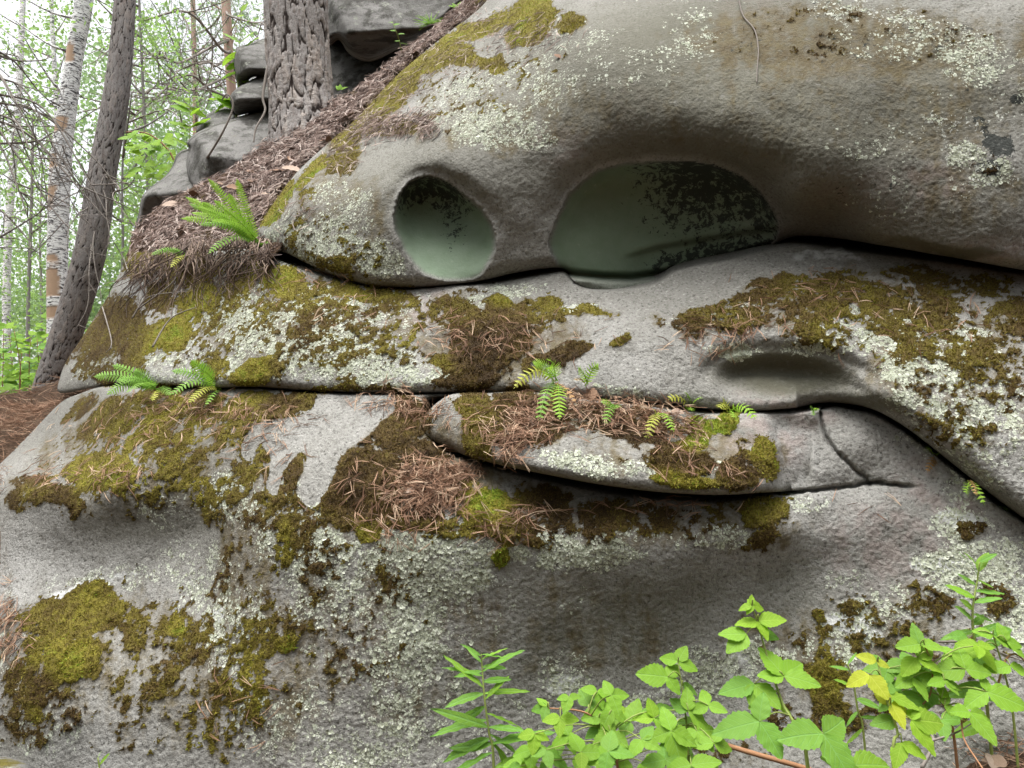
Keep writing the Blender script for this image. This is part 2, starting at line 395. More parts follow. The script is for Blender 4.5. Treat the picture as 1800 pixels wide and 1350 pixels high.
WHITE = [(1480,925,0,0,0,0),(1690,915,48,22,10,.95),(1650,990,50,18,0,.85),(1490,1095,52,22,10,.9),(1520,1110,40,16,20,.8),(385,1082,16,20,0,1),(1010,540,26,10,0,.8),(990,1200,36,22,0,.6),(1290,1170,60,30,0,.5),(120,1045,34,14,0,.75),(150,1035,30,12,0,.6),
         (215,1015,40,10,-10,.5),(540,1180,0.1,0.1,0,0),(1150,1210,40,26,0,.4),(1450,452,80,12,3,.6),(1000,1130,60,30,0,.0)]  # pale crusts; the wide flat blob paints light falling on the middle rock's crest
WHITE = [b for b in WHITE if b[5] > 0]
DARK = [(1640,60,110,45,0,.42),(1500,95,90,40,0,.40),(1310,70,70,40,0,.36),(1710,150,90,40,0,.36),(1520,330,90,40,0,.36),(1450,20,60,30,0,.4),(900,200,160,60,0,.32),(840,160,90,40,-20,.36),(1750,250,34,26,30,.9),(1742,292,30,20,0,.85),(1725,215,20,14,30,.7),(1785,170,16,12,0,.8),(1495,15,18,26,10,.5),(1450,365,30,14,0,.3),(1530,260,50,18,0,.4),(1555,905,36,14,10,.45),(1520,870,30,16,-30,.5),(1390,740,50,20,0,.3),
        (360,250,60,30,0,.4),(1220,1020,90,40,-30,.3),(1500,750,60,16,20,.35),(160,1000,0.1,.1,0,.01),(205,975,24,16,20,.3)]
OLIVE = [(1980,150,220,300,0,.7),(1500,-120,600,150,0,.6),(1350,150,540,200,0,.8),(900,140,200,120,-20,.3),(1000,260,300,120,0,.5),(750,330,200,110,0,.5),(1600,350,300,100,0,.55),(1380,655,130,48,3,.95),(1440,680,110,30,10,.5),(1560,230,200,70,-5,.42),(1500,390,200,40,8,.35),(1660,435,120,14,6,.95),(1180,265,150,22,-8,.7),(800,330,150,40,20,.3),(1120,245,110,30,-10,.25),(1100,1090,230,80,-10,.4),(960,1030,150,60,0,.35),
         (1350,1060,120,60,-20,.35),(250,910,130,40,0,.35),(880,400,90,90,0,.25),(1420,350,120,40,30,.4),(1000,210,300,90,0,.2),(1530,705,70,18,12,.7),(1660,805,90,16,38,.6),(1760,885,60,14,38,.6)]  # olive tint of the stone; also paints shade into upper face, brows and undercuts
PINK = [(1640,320,70,40,0,.7),(990,250,60,40,0,.45),(1100,200,60,50,0,.3),(1530,350,110,50,0,.35),(1340,780,80,60,0,.4),(1420,730,60,30,0,.3),(1330,30,80,40,0,.35),(1720,440,90,30,0,.4),(1650,870,90,50,30,.35),(1560,960,120,80,0,.3),(1000,690,60,20,0,.4),(740,540,60,40,0,.4),
        (1350,700,60,20,0,.4),(920,600,60,30,0,.2),(1500,100,120,50,0,.3)]

F_MOSS = paint([b[:6] for b in MOSS])
_hw = np.full(GU.shape, 1e-3, np.float32); _hs = _hw * 0.4
for u, v, ru, rv, a, val, hue in MOSS:
    if val <= 0: continue
    m = max(ru, rv) * 1.7 + 10
    i0, i1 = np.searchsorted(VS, [v - m, v + m]); j0, j1 = np.searchsorted(US, [u - m, u + m])
    if i1 <= i0 or j1 <= j0: continue
    du = WU[i0:i1, j0:j1] - u; dv = WV[i0:i1, j0:j1] - v
    c, s = math.cos(R_(a)), math.sin(R_(a))
    d = ((du * c + dv * s) / ru) ** 2 + ((-du * s + dv * c) / rv) ** 2
    k = np.exp(-2 * d) * val / (ru * rv) ** 0.5
    _hw[i0:i1, j0:j1] += k; _hs[i0:i1, j0:j1] += k * hue
F_HUE = _hs / _hw
_b1 = sdf_exact(catmull(BARE1, 3), *np.meshgrid(np.arange(400, 720, 4.0), np.arange(670, 910, 4.0)))
_jj = (US > 404) & (US < 712); _ii = (VS > 674) & (VS < 902)
_s = bilin(_b1, np.arange(400, 720, 4.0), np.arange(670, 910, 4.0), US[_jj], VS[_ii])
F_LICH = paint(LICHEN)
for _F in (F_MOSS, F_LICH):
    _F[np.ix_(_ii, _jj)] *= 1 - sstep(-9, 4, _s)
F_MOSS[np.ix_(_ii, _jj)] += 0.75 * sstep(-26, -12, _s) * sstep(-3, -10, _s) * (F_MOSS[np.ix_(_ii, _jj)] < .55) * .8
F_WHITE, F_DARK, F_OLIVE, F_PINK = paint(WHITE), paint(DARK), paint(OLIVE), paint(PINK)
F_ALG = np.zeros(GU.shape, np.float32)
# thin brown-olive film of dry moss and dirt that runs out from the cushions
FILM = [(1950,650,200,250,0,.5),(2000,100,250,150,0,.45),(-150,1150,220,250,0,.45),(2000,1250,200,150,0,.45),(1500,-120,500,120,0,.45),(430,980,60,160,5,.62),(480,1150,150,180,0,.46),(620,1010,170,120,0,.42),(1060,930,340,45,0,.46),(1000,1100,320,110,0,.30),(1650,640,170,150,0,.46),(560,580,310,95,0,.50),(860,600,170,85,0,.62),(1400,540,260,50,0,.50),(900,200,260,80,0,.32),(1480,75,330,75,0,.52),(1650,200,150,100,0,.36),
        (600,380,130,90,0,.40),(1200,800,210,60,0,.45),(1500,1150,300,110,0,.42),(220,760,210,65,-20,.42),(750,830,160,110,0,.62),(130,1130,150,110,0,.45),(300,1180,160,120,0,.42),(170,590,90,80,30,.6),(1320,60,90,50,0,.5),(1700,330,120,80,0,.35),(1350,180,300,110,0,.25),(720,1150,120,200,0,.35),(1300,930,160,50,0,.4)]
F_FILM = np.maximum(paint(FILM), F_MOSS * .8)
F_FILM[np.ix_(_ii, _jj)] *= 1 - sstep(-4, 6, _s)

# the two hollows in the upper rock
EYE1 = catmull([(738,311),(716,323),(698,350),(692,385),(700,420),(720,455),(745,481),(780,491),(832,490),(856,470),(870,440),(870,410),(856,380),(826,350),(792,323),(764,311)], 4)
EYE2 = catmull([(966,435),(972,400),(992,357),(1025,316),(1072,292),(1130,284),(1200,283),(1262,292),(1310,315),(1346,350),(1366,385),(1366,415),(1345,440),(1330,475),(1260,520),(1150,545),(1060,535),(1005,495),(980,466)], 4)
_en = np.stack([GU / 34, GV / 34, GU * 0], -1)
S_E1 = sdf_grid(EYE1, US, VS) + 3.2 * fbm(_en, 1, 3, 111); S_E2 = sdf_grid(EYE2, US, VS) + 4.5 * fbm(_en, 1, 3, 113)
for S in (S_E1, S_E2):
    m = S > -14
    for F in (F_MOSS, F_LICH, F_WHITE, F_OLIVE, F_PINK, F_FILM): F[m] *= np.clip(-S[m] / 14, 0, 1)
    F_ALG = np.maximum(F_ALG, sstep(-1, 9, S))
F_ALG[(GU > 1300) & (S_E2 > 0)] *= 0.85
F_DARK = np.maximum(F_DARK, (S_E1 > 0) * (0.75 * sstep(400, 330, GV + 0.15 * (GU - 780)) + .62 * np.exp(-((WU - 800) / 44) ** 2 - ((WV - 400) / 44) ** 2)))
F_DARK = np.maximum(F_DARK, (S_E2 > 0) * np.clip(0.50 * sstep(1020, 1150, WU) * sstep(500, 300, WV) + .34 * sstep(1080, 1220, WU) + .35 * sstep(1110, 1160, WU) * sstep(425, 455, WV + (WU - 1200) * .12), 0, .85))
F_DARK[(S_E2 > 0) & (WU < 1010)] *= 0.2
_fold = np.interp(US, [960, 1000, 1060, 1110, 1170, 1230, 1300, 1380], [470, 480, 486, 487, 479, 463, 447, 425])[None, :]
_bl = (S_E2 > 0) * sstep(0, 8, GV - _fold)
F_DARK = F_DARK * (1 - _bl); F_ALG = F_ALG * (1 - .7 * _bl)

# ------------------------------------------------------------------ rock layers
LAYERS = {}
def rock_layer(key, poly, ctrl, edge=(30, 0.06), ext=0.35, feat=None, M=18, amp=1.0, lam=0.02, mossy=True):
    alg_ = F_ALG if key == 'A' else F_ALG * 0
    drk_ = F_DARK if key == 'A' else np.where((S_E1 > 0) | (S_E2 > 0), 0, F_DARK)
    S = sdf_grid(catmull(poly, 4), US, VS)
    ii = np.where((S > -M - 8).any(1))[0]; jj = np.where((S > -M - 8).any(0))[0]
    sl = (slice(ii[0], ii[-1] + 1), slice(jj[0], jj[-1] + 1))
    us, vs = US[sl[1]], VS[sl[0]]; s = S[sl]; U = GU[sl].copy(); V = GV[sl].copy()
    D = tps_grid(ctrl, us, vs, lam)
    w, r = edge
    if callable(w): w, r = w(U, V)
    D = D + r * (1 - np.sqrt(np.clip(1 - np.clip(1 - s / w, 0, 1) ** 2, 0, 1)))
    if feat: D = feat(U, V, D, sl)
    gu = np.gradient(s, us, axis=1); gv = np.gradient(s, vs, axis=0); gl = np.sqrt(gu * gu + gv * gv) + 1e-6
    out = s < 0
    U[out] -= (s * gu / gl)[out]; V[out] -= (s * gv / gl)[out]
    D = D + ext * np.clip(-s / M, 0, 1.3)
    P = px(U, V, D)
    inside = sstep(0, 14, s)
    gr = fbm(P, 125, 2, 4, .7)
    n1 = fbm(P, 2.3, 4, 81); n2 = fbm(P, 26, 3, 83, .6); n4 = fbm(P, 60, 2, 87, .7)
    n = 0.018 * fbm(P, 3.1, 3, 1) + 0.0032 * fbm(P, 11, 3, 2) + 0.0012 * fbm(P, 45, 2, 3) + 0.0024 * gr
    calm = 1 - 0.85 * alg_[sl]
    # moss: patchy with a noisy rim, lumpy cushions
    fm = F_MOSS[sl] if mossy else F_MOSS[sl] * 0
    nz = 0.40 * fbm(P, 12, 3, 21, .6) + 0.78 * fbm(P, 40, 4, 23, .8)
    moss = sstep(0.40, 0.66, fm * .92 + nz * (1.15 - 0.55 * fm) * sstep(.04, .2, fm)) * (s > -6)
    f1, f2, rv = worley(P + 0.004 * np.stack([nz, nz, nz], -1), 42, 3)
    lump = np.clip(1 - f1 * 1.25, 0, 1)
    hgt = moss * (0.0030 + 0.0072 * lump * (0.4 + rv) + 0.007 * np.clip(fbm(P, 8, 2, 31), -0.4, 1)) * (0.45 + 0.75 * F_MOSS[sl])
    fl = F_LICH[sl]
    lich = np.clip(fl * 1.05 + (0.60 * fbm(P, 7, 3, 41, .65) + .65 * fbm(P, 32, 3, 45, .7)) * sstep(.03, .25, fl) - 0.10, 0, 1) * (1 - 0.55 * moss) * (1 - alg_[sl])
    hgt = hgt + 0.0022 * lich * np.clip(fbm(P, 110, 2, 43) + .4, 0, 1.3)
    D = D - amp * n * calm * (0.3 + 0.7 * inside) - hgt * (0.3 + 0.7 * inside)
    P = px(U, V, D)
    hue = np.clip(F_HUE[sl] + 0.28 * fbm(P, 7, 3, 51) + 0.12 * fbm(P, 30, 2, 53), 0, 1)
    ok = s > -M
    cell = (ok[:-1, :-1] | ok[1:, :-1] | ok[:-1, 1:] | ok[1:, 1:])
    idx = np.arange(U.size).reshape(U.shape)
    q = np.stack([idx[:-1, :-1], idx[1:, :-1], idx[1:, 1:], idx[:-1, 1:]], -1)[cell]
    used = np.unique(q); rm = np.full(U.size, -1, np.int32); rm[used] = np.arange(len(used)); q = rm[q]
    fl_ = lambda a: np.asarray(a).reshape(-1)[used]
    N = np.cross(np.gradient(P, axis=1), np.gradient(P, axis=0)); N /= np.linalg.norm(N, axis=-1)[..., None] + 1e-9
    N[N[..., 1] > 0] *= -1
    L = dict(P=P.reshape(-1, 3)[used], N=N.reshape(-1, 3)[used], U=fl_(GU[sl]), V=fl_(GV[sl]), s=fl_(s), moss=fl_(moss), hue=fl_(hue), lich=fl_(lich), D=fl_(D), q=q)
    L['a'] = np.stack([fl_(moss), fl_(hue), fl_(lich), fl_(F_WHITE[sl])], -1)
    stk = fbm(np.stack([U / 22, V / 150, U * 0], -1), 1, 3, 121)
    film = sstep(.16, .62, F_FILM[sl] + .50 * nz * sstep(.03, .25, F_FILM[sl]) + .32 * stk * sstep(.02, .2, F_FILM[sl]))
    L['d'] = np.stack([fl_(film), fl_(stk) * .5 + .5, fl_(film) * 0, fl_(film) * 0], -1)
    dk = np.clip(drk_[sl], 0, 1)
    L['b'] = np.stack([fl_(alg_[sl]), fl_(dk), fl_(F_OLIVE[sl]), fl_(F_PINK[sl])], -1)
    L['c'] = np.stack([fl_(n1), fl_(n2), fl_(n4), fl_(gr)], -1) * .5 + .5
    L['Dg'] = (us, vs, np.where(s > 0, D, 99.0))
    LAYERS[key] = L
    return L

def depth_at(key, u, v):
    us, vs, D = LAYERS[key]['Dg']
    j = int(np.clip(np.searchsorted(us, u), 0, len(us) - 1)); i = int(np.clip(np.searchsorted(vs, v), 0, len(vs) - 1))
    return float(D[i, j])

def front(u, v, keys='ABCDL'):
    """nearest rock surface at a photo pixel: depth"""
    for _ in range(12):
        d = front_raw(u, v, keys)
        if d < 50: return d
        v += 6            # just past an outline: look a little lower
    return 99.0

def front_raw(u, v, keys='ABCDL'):
    return min(depth_at(k, u, v) if (LAYERS[k]['Dg'][0][0] <= u <= LAYERS[k]['Dg'][0][-1] and LAYERS[k]['Dg'][1][0] <= v <= LAYERS[k]['Dg'][1][-1]) else 99.0 for k in keys if k in LAYERS)

# crest of the middle rock under the upper one, and of the lower rock under the middle one
CREST_B = [(-430,300),(60,420),(200,440),(330,446),(440,438),(472,450),(520,471),(560,483),(640,503),(720,509),(800,502),(860,499),(900,493),(960,483),(988,481),(1003,492),(1030,508),(1070,512),(1115,508),(1158,497),(1186,479),(1230,467),(1290,455),(1340,442),(1400,431),(1450,437),(1520,445),(1600,453),(1700,467),(1800,483),(2240,540)]
CREST_C = [(-430,760),(-100,760),(60,712),(110,694),(200,680),(300,683),(380,686),(450,684),(560,692),(700,694),(860,694),(920,690),(1000,700),(1100,712),(1200,724),(1240,728),(1300,727),(1400,727),(1437,722),(1470,716),(1500,722),(1540,731),(1600,767),(1655,810),(1720,861),(1800,919),(2240,1180)]
vB = curve_v(CREST_B, US); vC = curve_v(CREST_C, US)
LIPC = [(700,735),(745,768),(790,802),(860,824),(950,846),(1050,866),(1150,880),(1270,884),(1370,874),(1450,864),(1530,853),(1580,856),(1625,858)]

# upper rock A -------------------------------------------------------------
A_POLY = [(455,432),(448,410),(458,392),(484,352),(520,305),(565,262),(630,205),(690,140),(750,88),(800,48),(850,8),(900,-60),(960,-150),(1100,-290),(2180,-300),(2200,560),(1980,500),(1800,475),(1700,457),(1640,447),(1590,438),(1540,430),(1480,420),(1410,415),(1372,424),
          (1345,445),(1300,470),(1240,510),(1140,530),(1060,525),(1010,498),(990,473),(950,473),(900,481),(850,493),(800,500),(740,505),(690,505),(640,500),(575,480),(540,463),(500,444)]
A_CTRL = [(450,420,2.52),(470,400,2.46),(500,440,2.36),(540,350,2.36),(560,430,2.26),(600,300,2.40),(620,400,2.22),(650,480,2.18),(640,240,2.56),(690,330,2.16),(760,285,2.12),(740,220,2.30),(760,120,2.66),(690,170,2.72),(870,30,2.78),(860,120,2.36),
          (900,250,2.08),(900,380,2.10),(930,470,2.14),(770,400,2.14),(1000,20,2.28),(1000,150,2.05),(1050,250,2.01),(1080,278,2.03),(1150,120,1.96),(1180,230,1.94),(1200,268,1.97),(1250,20,2.06),(1300,180,1.88),(1330,285,1.90),(1400,340,1.90),
          (1390,395,2.06),(1440,375,1.97),(1460,400,2.02),(1530,400,1.90),(1480,320,1.85),(1500,20,1.96),(1550,200,1.84),(1600,330,1.83),(1620,420,1.86),(1750,20,1.90),(1760,220,1.80),(1770,380,1.79),(1790,450,1.83),(1960,300,1.78),(1960,20,1.86),(2180,300,1.85),
          (2180,-250,2.4),(1200,-200,2.6),(1700,-200,2.3),(1000,-120,3.1),(1360,330,1.96),(1370,410,2.12)]
def A_feat(U, V, D, sl):
    s1, s2 = S_E1[sl], S_E2[sl]
    t = np.clip(s1 / 22, 0, 1); up = sstep(492, 330, V)
    D = D + (t > 0) * (np.sqrt(1 - (1 - t) ** 2) * (0.035 + 0.06 * up) + 0.055 * np.clip(1 - ((U - 782) / 94) ** 2 - ((V - 402) / 97) ** 2, 0, 1) * (0.35 + 0.8 * up) + .03 * up * sstep(0, 30, s1))
    # soft recess round the upper rim
    D = D + 0.045 * np.exp(-(np.clip(-s1, 0, 999) / 20) ** 2) * sstep(420, 300, V) * (s1 < 0) + 0.045 * (s1 >= 0) * sstep(420, 300, V)
    t = np.clip(s2 / 26, 0, 1); up = sstep(470, 300, V)
    rt = sstep(1250, 1370, U)
    D = D + (t > 0) * (np.sqrt(1 - (1 - t) ** 2) * (0.05 + 0.03 * up) * (1 - .25 * rt) + 0.07 * np.clip(1 - ((U - 1165) / 208) ** 2 - ((V - 400) / 122) ** 2, 0, 1) * (0.5 + 0.6 * up) * (1 - .3 * rt))
    D = D + 0.04 * np.exp(-(np.clip(-s2, 0, 999) / 26) ** 2) * sstep(430, 300, V) * (s2 < 0) + 0.04 * (s2 >= 0) * sstep(430, 300, V)
    # fold along the floor of the large hollow
    fold = np.interp(U, [960, 1000, 1060, 1110, 1170, 1230, 1300, 1380], [470, 480, 486, 487, 479, 463, 447, 425])
    D = D + (s2 > 0) * (-0.10 * sstep(2, 12, V - fold) + .05 * np.exp(-((V - fold) / 5) ** 2))
    led = np.interp(U, [1080, 1110, 1160, 1230, 1300, 1380], [452, 446, 432, 420, 408, 398])
    D = D + (s2 > 0) * sstep(1085, 1130, U) * (0.014 * sstep(-3, 8, V - led) - 0.008 * np.exp(-((V - led + 8) / 9) ** 2))
    # brow ridge
    return D
rock_layer('A', A_POLY, A_CTRL, (lambda U, V: (60 - 34 * np.maximum(sstep(340, 420, V), sstep(860, 1000, U)), .20 - .145 * np.maximum(sstep(340, 420, V), sstep(860, 1000, U))), 0), 0.5, A_feat)

# middle rock B ------------------------------------------------------------
B_POLY = [(104,690),(106,662),(118,632),(140,600),(165,560),(190,520),(215,470),(240,420),(270,395),(330,375),(420,395),(520,430),(700,470),(900,455),(1000,440),(1200,400),(1400,380),(1800,400),(2200,480),(2210,1230),(2000,1050),(1900,985),(1800,912),(1745,872),(1700,836),(1655,800),(1600,757),(1560,732),(1525,717),(1480,709),(1440,709),
          (1400,717),(1330,722),(1245,720),(1200,712),(1100,702),(1000,698),(900,690),(700,690),(560,688),(450,680),(380,682),(300,678),(200,676),(150,684)]
B_CTRL = [(105,680,2.86),(120,640,2.92),(170,560,3.0),(240,430,3.02),(160,680,2.66),(180,610,2.72),(250,540,2.60),(230,660,2.36),(330,470,2.56),(330,560,2.40),(330,650,2.22),(440,440,2.46),(440,520,2.30),(440,600,2.16),(440,670,2.08),(560,490,2.28),(560,560,2.14),(560,640,2.04),(560,684,2.01),
          (700,512,2.20),(700,580,2.08),(700,680,1.97),(860,505,2.17),(860,560,2.05),(860,640,1.95),(860,690,1.91),(1000,500,2.12),(1000,560,2.00),(1000,640,1.90),(1000,700,1.86),(1150,505,2.06),(1150,560,1.95),(1150,640,1.87),(1150,705,1.83),(1250,475,2.06),(1300,530,1.94),(1300,600,1.85),
          (1250,700,1.82),(1400,440,2.06),(1400,520,1.92),(1400,600,1.81),(1400,715,1.80),(1500,710,1.76),(1520,640,1.76),(1550,460,2.0),(1550,540,1.88),(1560,700,1.70),(1650,470,1.97),(1650,580,1.81),(1650,680,1.70),(1650,770,1.66),(1750,490,1.94),(1750,600,1.77),(1750,720,1.67),(1750,850,1.63),
          (1900,520,1.9),(1900,700,1.66),(1900,950,1.58),(2200,550,2.0),(2200,900,1.7),(2200,1200,1.55)]
NOS = catmull([(1250,650),(1275,628),(1330,617),(1400,618),(1460,630),(1510,652),(1535,680),(1525,705),(1460,716),(1390,722),(1310,722),(1265,705),(1248,678)], 4)
S_NOS = sdf_grid(NOS, US, VS)
def B_feat(U, V, D, sl):
    ab = np.clip(vB[sl[1]][None, :] - V, 0, None)
    D = D + 0.7 * sstep(0, 60, ab) + 0.10 * np.sqrt(np.clip(ab / 12, 0, 1))
    s = S_NOS[sl]
    t = np.clip(s / 42, 0, 1); up = sstep(735, 640, V)
    D = D + (s > 0) * 0.06 * sstep(0, 1, t) * (.3 + .7 * up)
    D = D + 0.03 * np.exp(-(np.clip(-s, 0, 999) / 18) ** 2) * sstep(690, 640, V) * (s < 0) + 0.03 * (s >= 0) * sstep(690, 640, V)
    # torn step under the root mat
    D = D + 0.10 * sstep(14, -6, sdf_grid(catmull([(222,540),(235,510),(300,480),(400,430),(470,455),(450,500),(400,520),(330,560),(270,590),(230,600)], 3), US[sl[1]], VS[sl[0]])) * 0
    return D
rock_layer('B', B_POLY, B_CTRL, (lambda U, V: (np.where(U > 1400, 44.0, 24.0), np.where(U > 1400, 0.10, 0.045)), 0), 0.4, B_feat)

# lower rock C (bedrock that also runs on behind the others) ------------------
C_POLY = [(-420,960),(-200,900),(-60,860),(0,815),(60,755),(110,705),(150,688),(260,640),(400,560),(500,480),(560,410),(640,310),(760,190),(860,100),(960,-10),(1100,-170),(1200,-260),(2190,-285),(2200,480),(2200,1740),(-420,1740)]
C_CTRL = [(-420,1000,2.9),(-420,1600,2.4),(-200,950,2.62),(-200,1300,2.2),(0,830,2.50),(60,760,2.74),(110,700,2.78),(30,860,2.24),(100,800,2.40),(100,856,2.16),(60,900,2.17),(150,760,2.40),(200,700,2.36),(200,800,2.14),(200,870,2.02),(200,915,2.04),(200,960,2.05),(100,960,2.13),(330,930,1.98),(200,1030,2.02),(100,1040,2.08),
          (60,1120,1.97),(150,1120,1.92),(300,1060,1.93),(300,1150,1.84),(60,1230,1.88),(150,1250,1.82),(60,1350,1.85),(300,1350,1.74),(300,700,2.22),(300,800,2.04),(330,860,1.97),(450,700,2.08),(450,800,1.93),(450,900,1.84),(450,1000,1.80),(450,1200,1.72),(600,700,2.0),(600,800,1.86),(600,900,1.77),(600,1000,1.73),(600,1150,1.70),
          (600,1350,1.68),(740,700,1.96),(740,780,1.84),(760,860,1.73),(760,940,1.68),(760,1050,1.68),(760,1200,1.69),(760,1350,1.67),(900,860,1.73),(900,930,1.65),(900,1000,1.66),(900,1100,1.68),(900,1250,1.70),(900,1350,1.68),(1080,885,1.71),(1080,930,1.64),(1080,1000,1.66),(1080,1100,1.71),(1080,1200,1.72),(1080,1350,1.69),
          (1250,888,1.72),(1250,930,1.65),(1280,980,1.69),(1250,1060,1.73),(1250,1150,1.74),(1250,1250,1.73),(1250,1350,1.67),(1380,880,1.74),(1370,930,1.68),(1400,990,1.74),(1400,1100,1.735),(1400,1200,1.70),(1400,1350,1.63),(1440,735,1.83),(1480,725,1.84),(1480,800,1.78),(1540,780,1.78),(1520,845,1.78),(1590,830,1.75),(1520,900,1.74),(1550,1000,1.73),
          (1550,1100,1.71),(1550,1250,1.66),(1550,1350,1.62),(1680,860,1.72),(1680,950,1.69),(1680,1100,1.65),(1680,1250,1.59),(1790,940,1.68),(1790,1050,1.63),(1790,1200,1.57),(1790,1350,1.52),(2000,1150,1.6),(2000,1400,1.48),(2200,1300,1.6),(2200,1700,1.4),(900,1700,1.6),(300,1700,1.62),(1500,1700,1.5),(-200,1700,1.9)]
LIP = catmull(LIPC, 6, closed=False)
GROOVE = [(1437,716),(1446,750),(1462,785),(1492,815),(1530,849)]
GROOVE2 = [(1370,870),(1450,860),(1500,854),(1530,848),(1560,852),(1625,857)]
def polyline_d(pts, U, V, n=4):
    P = catmull(pts, n, closed=False); d = np.full(U.shape, 1e9)
    for (x0, y0), (x1, y1) in zip(P[:-1], P[1:]):
        ex, ey = x1 - x0, y1 - y0
        t = np.clip(((U - x0) * ex + (V - y0) * ey) / (ex * ex + ey * ey), 0, 1)
        d = np.minimum(d, np.hypot(U - x0 - t * ex, V - y0 - t * ey))
    return d
def groove(U, V, pts, w, dep):
    u0, u1 = min(p[0] for p in pts) - 40, max(p[0] for p in pts) + 40; v0, v1 = min(p[1] for p in pts) - 40, max(p[1] for p in pts) + 40
    out = np.zeros(U.shape); m = (U > u0) & (U < u1) & (V > v0) & (V < v1)
    Pw = np.stack([U[m] / 14, V[m] / 14, U[m] * 0], -1)
    d = polyline_d(pts, U[m] + 3 * fbm(Pw, 1, 2, 61), V[m] + 3 * fbm(Pw, 1, 2, 63))
    fade = sstep(pts[-1][0] + 2, pts[-1][0] - 60, U[m]) if pts is GROOVE2 else 1.0
    out[m] = dep * (np.exp(-(d / w) ** 2) + 0.22 * np.exp(-(d / (w * 5)) ** 2)) * fade
    return out
DA_ = tps_grid(A_CTRL, US, VS)
def C_feat(U, V, D, sl):
    ab = np.clip(vC[sl[1]][None, :] - V, 0, None)
    D = D + 0.75 * sstep(0, 55, ab) + 0.10 * np.sqrt(np.clip(ab / 12, 0, 1))
    D = D + (DA_[sl] + 0.45 - D) * sstep(70, 160, ab)
    # the slot under the tongue: lower rock runs back below it
    lv = np.interp(U, LIP[:, 0], LIP[:, 1]); ab2 = np.clip(lv - V, 0, None)
    on = sstep(735, 800, U) * sstep(1430, 1375, U)
    D = D + on * (0.16 * sstep(0, 18, ab2) + 0.12 * sstep(10, 40, ab2)) * sstep(-2, 14, V - vC[sl[1]][None, :])
    D = D + groove(U, V, GROOVE, 3.2, 0.020) + groove(U, V, GROOVE2, 3.4, 0.030)
    # weathered steps along the foot
    n = fbm(np.stack([U / 260, V / 60, U * 0], -1), 1, 2, 71)
    return D + 0.002 * n * sstep(1000, 1150, V)
rock_layer('C', C_POLY, C_CTRL, (40, 0.10), 0.5, C_feat)

# tongue D ------------------------------------------------------------------
D_POLY = [(748,768),(742,745),(760,715),(800,690),(870,675),(1000,680),(1120,690),(1240,700),(1440,700),(1440,722),(1444,750),(1460,787),(1490,817),(1524,846),(1450,856),(1400,862),(1340,866),(1270,870),(1200,868),(1130,862),(1050,851),(980,838),(900,822),(850,810),(800,794)]
D_CTRL = [(750,755,1.85),(790,745,1.80),(800,785,1.78),(860,700,1.86),(860,760,1.73),(860,805,1.69),(1000,710,1.82),(1000,770,1.67),(1000,832,1.61),(1120,725,1.80),(1120,790,1.65),(1120,855,1.60),(1240,735,1.80),(1240,800,1.67),(1240,862,1.61),(1330,735,1.80),(1330,800,1.70),(1340,855,1.65),(1380,750,1.80),(1390,850,1.735),(1430,730,1.795),(1460,800,1.762),(1510,842,1.765)]
def D_feat(U, V, D, sl):
    ab = np.clip(vC[sl[1]][None, :] - V, 0, None)
    D = D + 0.5 * sstep(0, 45, ab) + 0.06 * np.sqrt(np.clip(ab / 10, 0, 1))
    # thicker mossy half ends in a low step
    st = np.interp(V, [700, 760, 800, 870], [1345, 1362, 1372, 1378])
    return D + 0.035 * sstep(-14, 6, U - st + 6 * fbm(np.stack([U / 30, V / 30, U * 0], -1), 1, 2, 77)) * sstep(700, 760, V)
rock_layer('D', D_POLY, D_CTRL, (lambda U, V: (np.where(U < 1390, 20.0, 6.0) * np.ones_like(V), np.where(U < 1390, 0.05, 0.012) * np.ones_like(V)), 0), 0.3, D_feat)
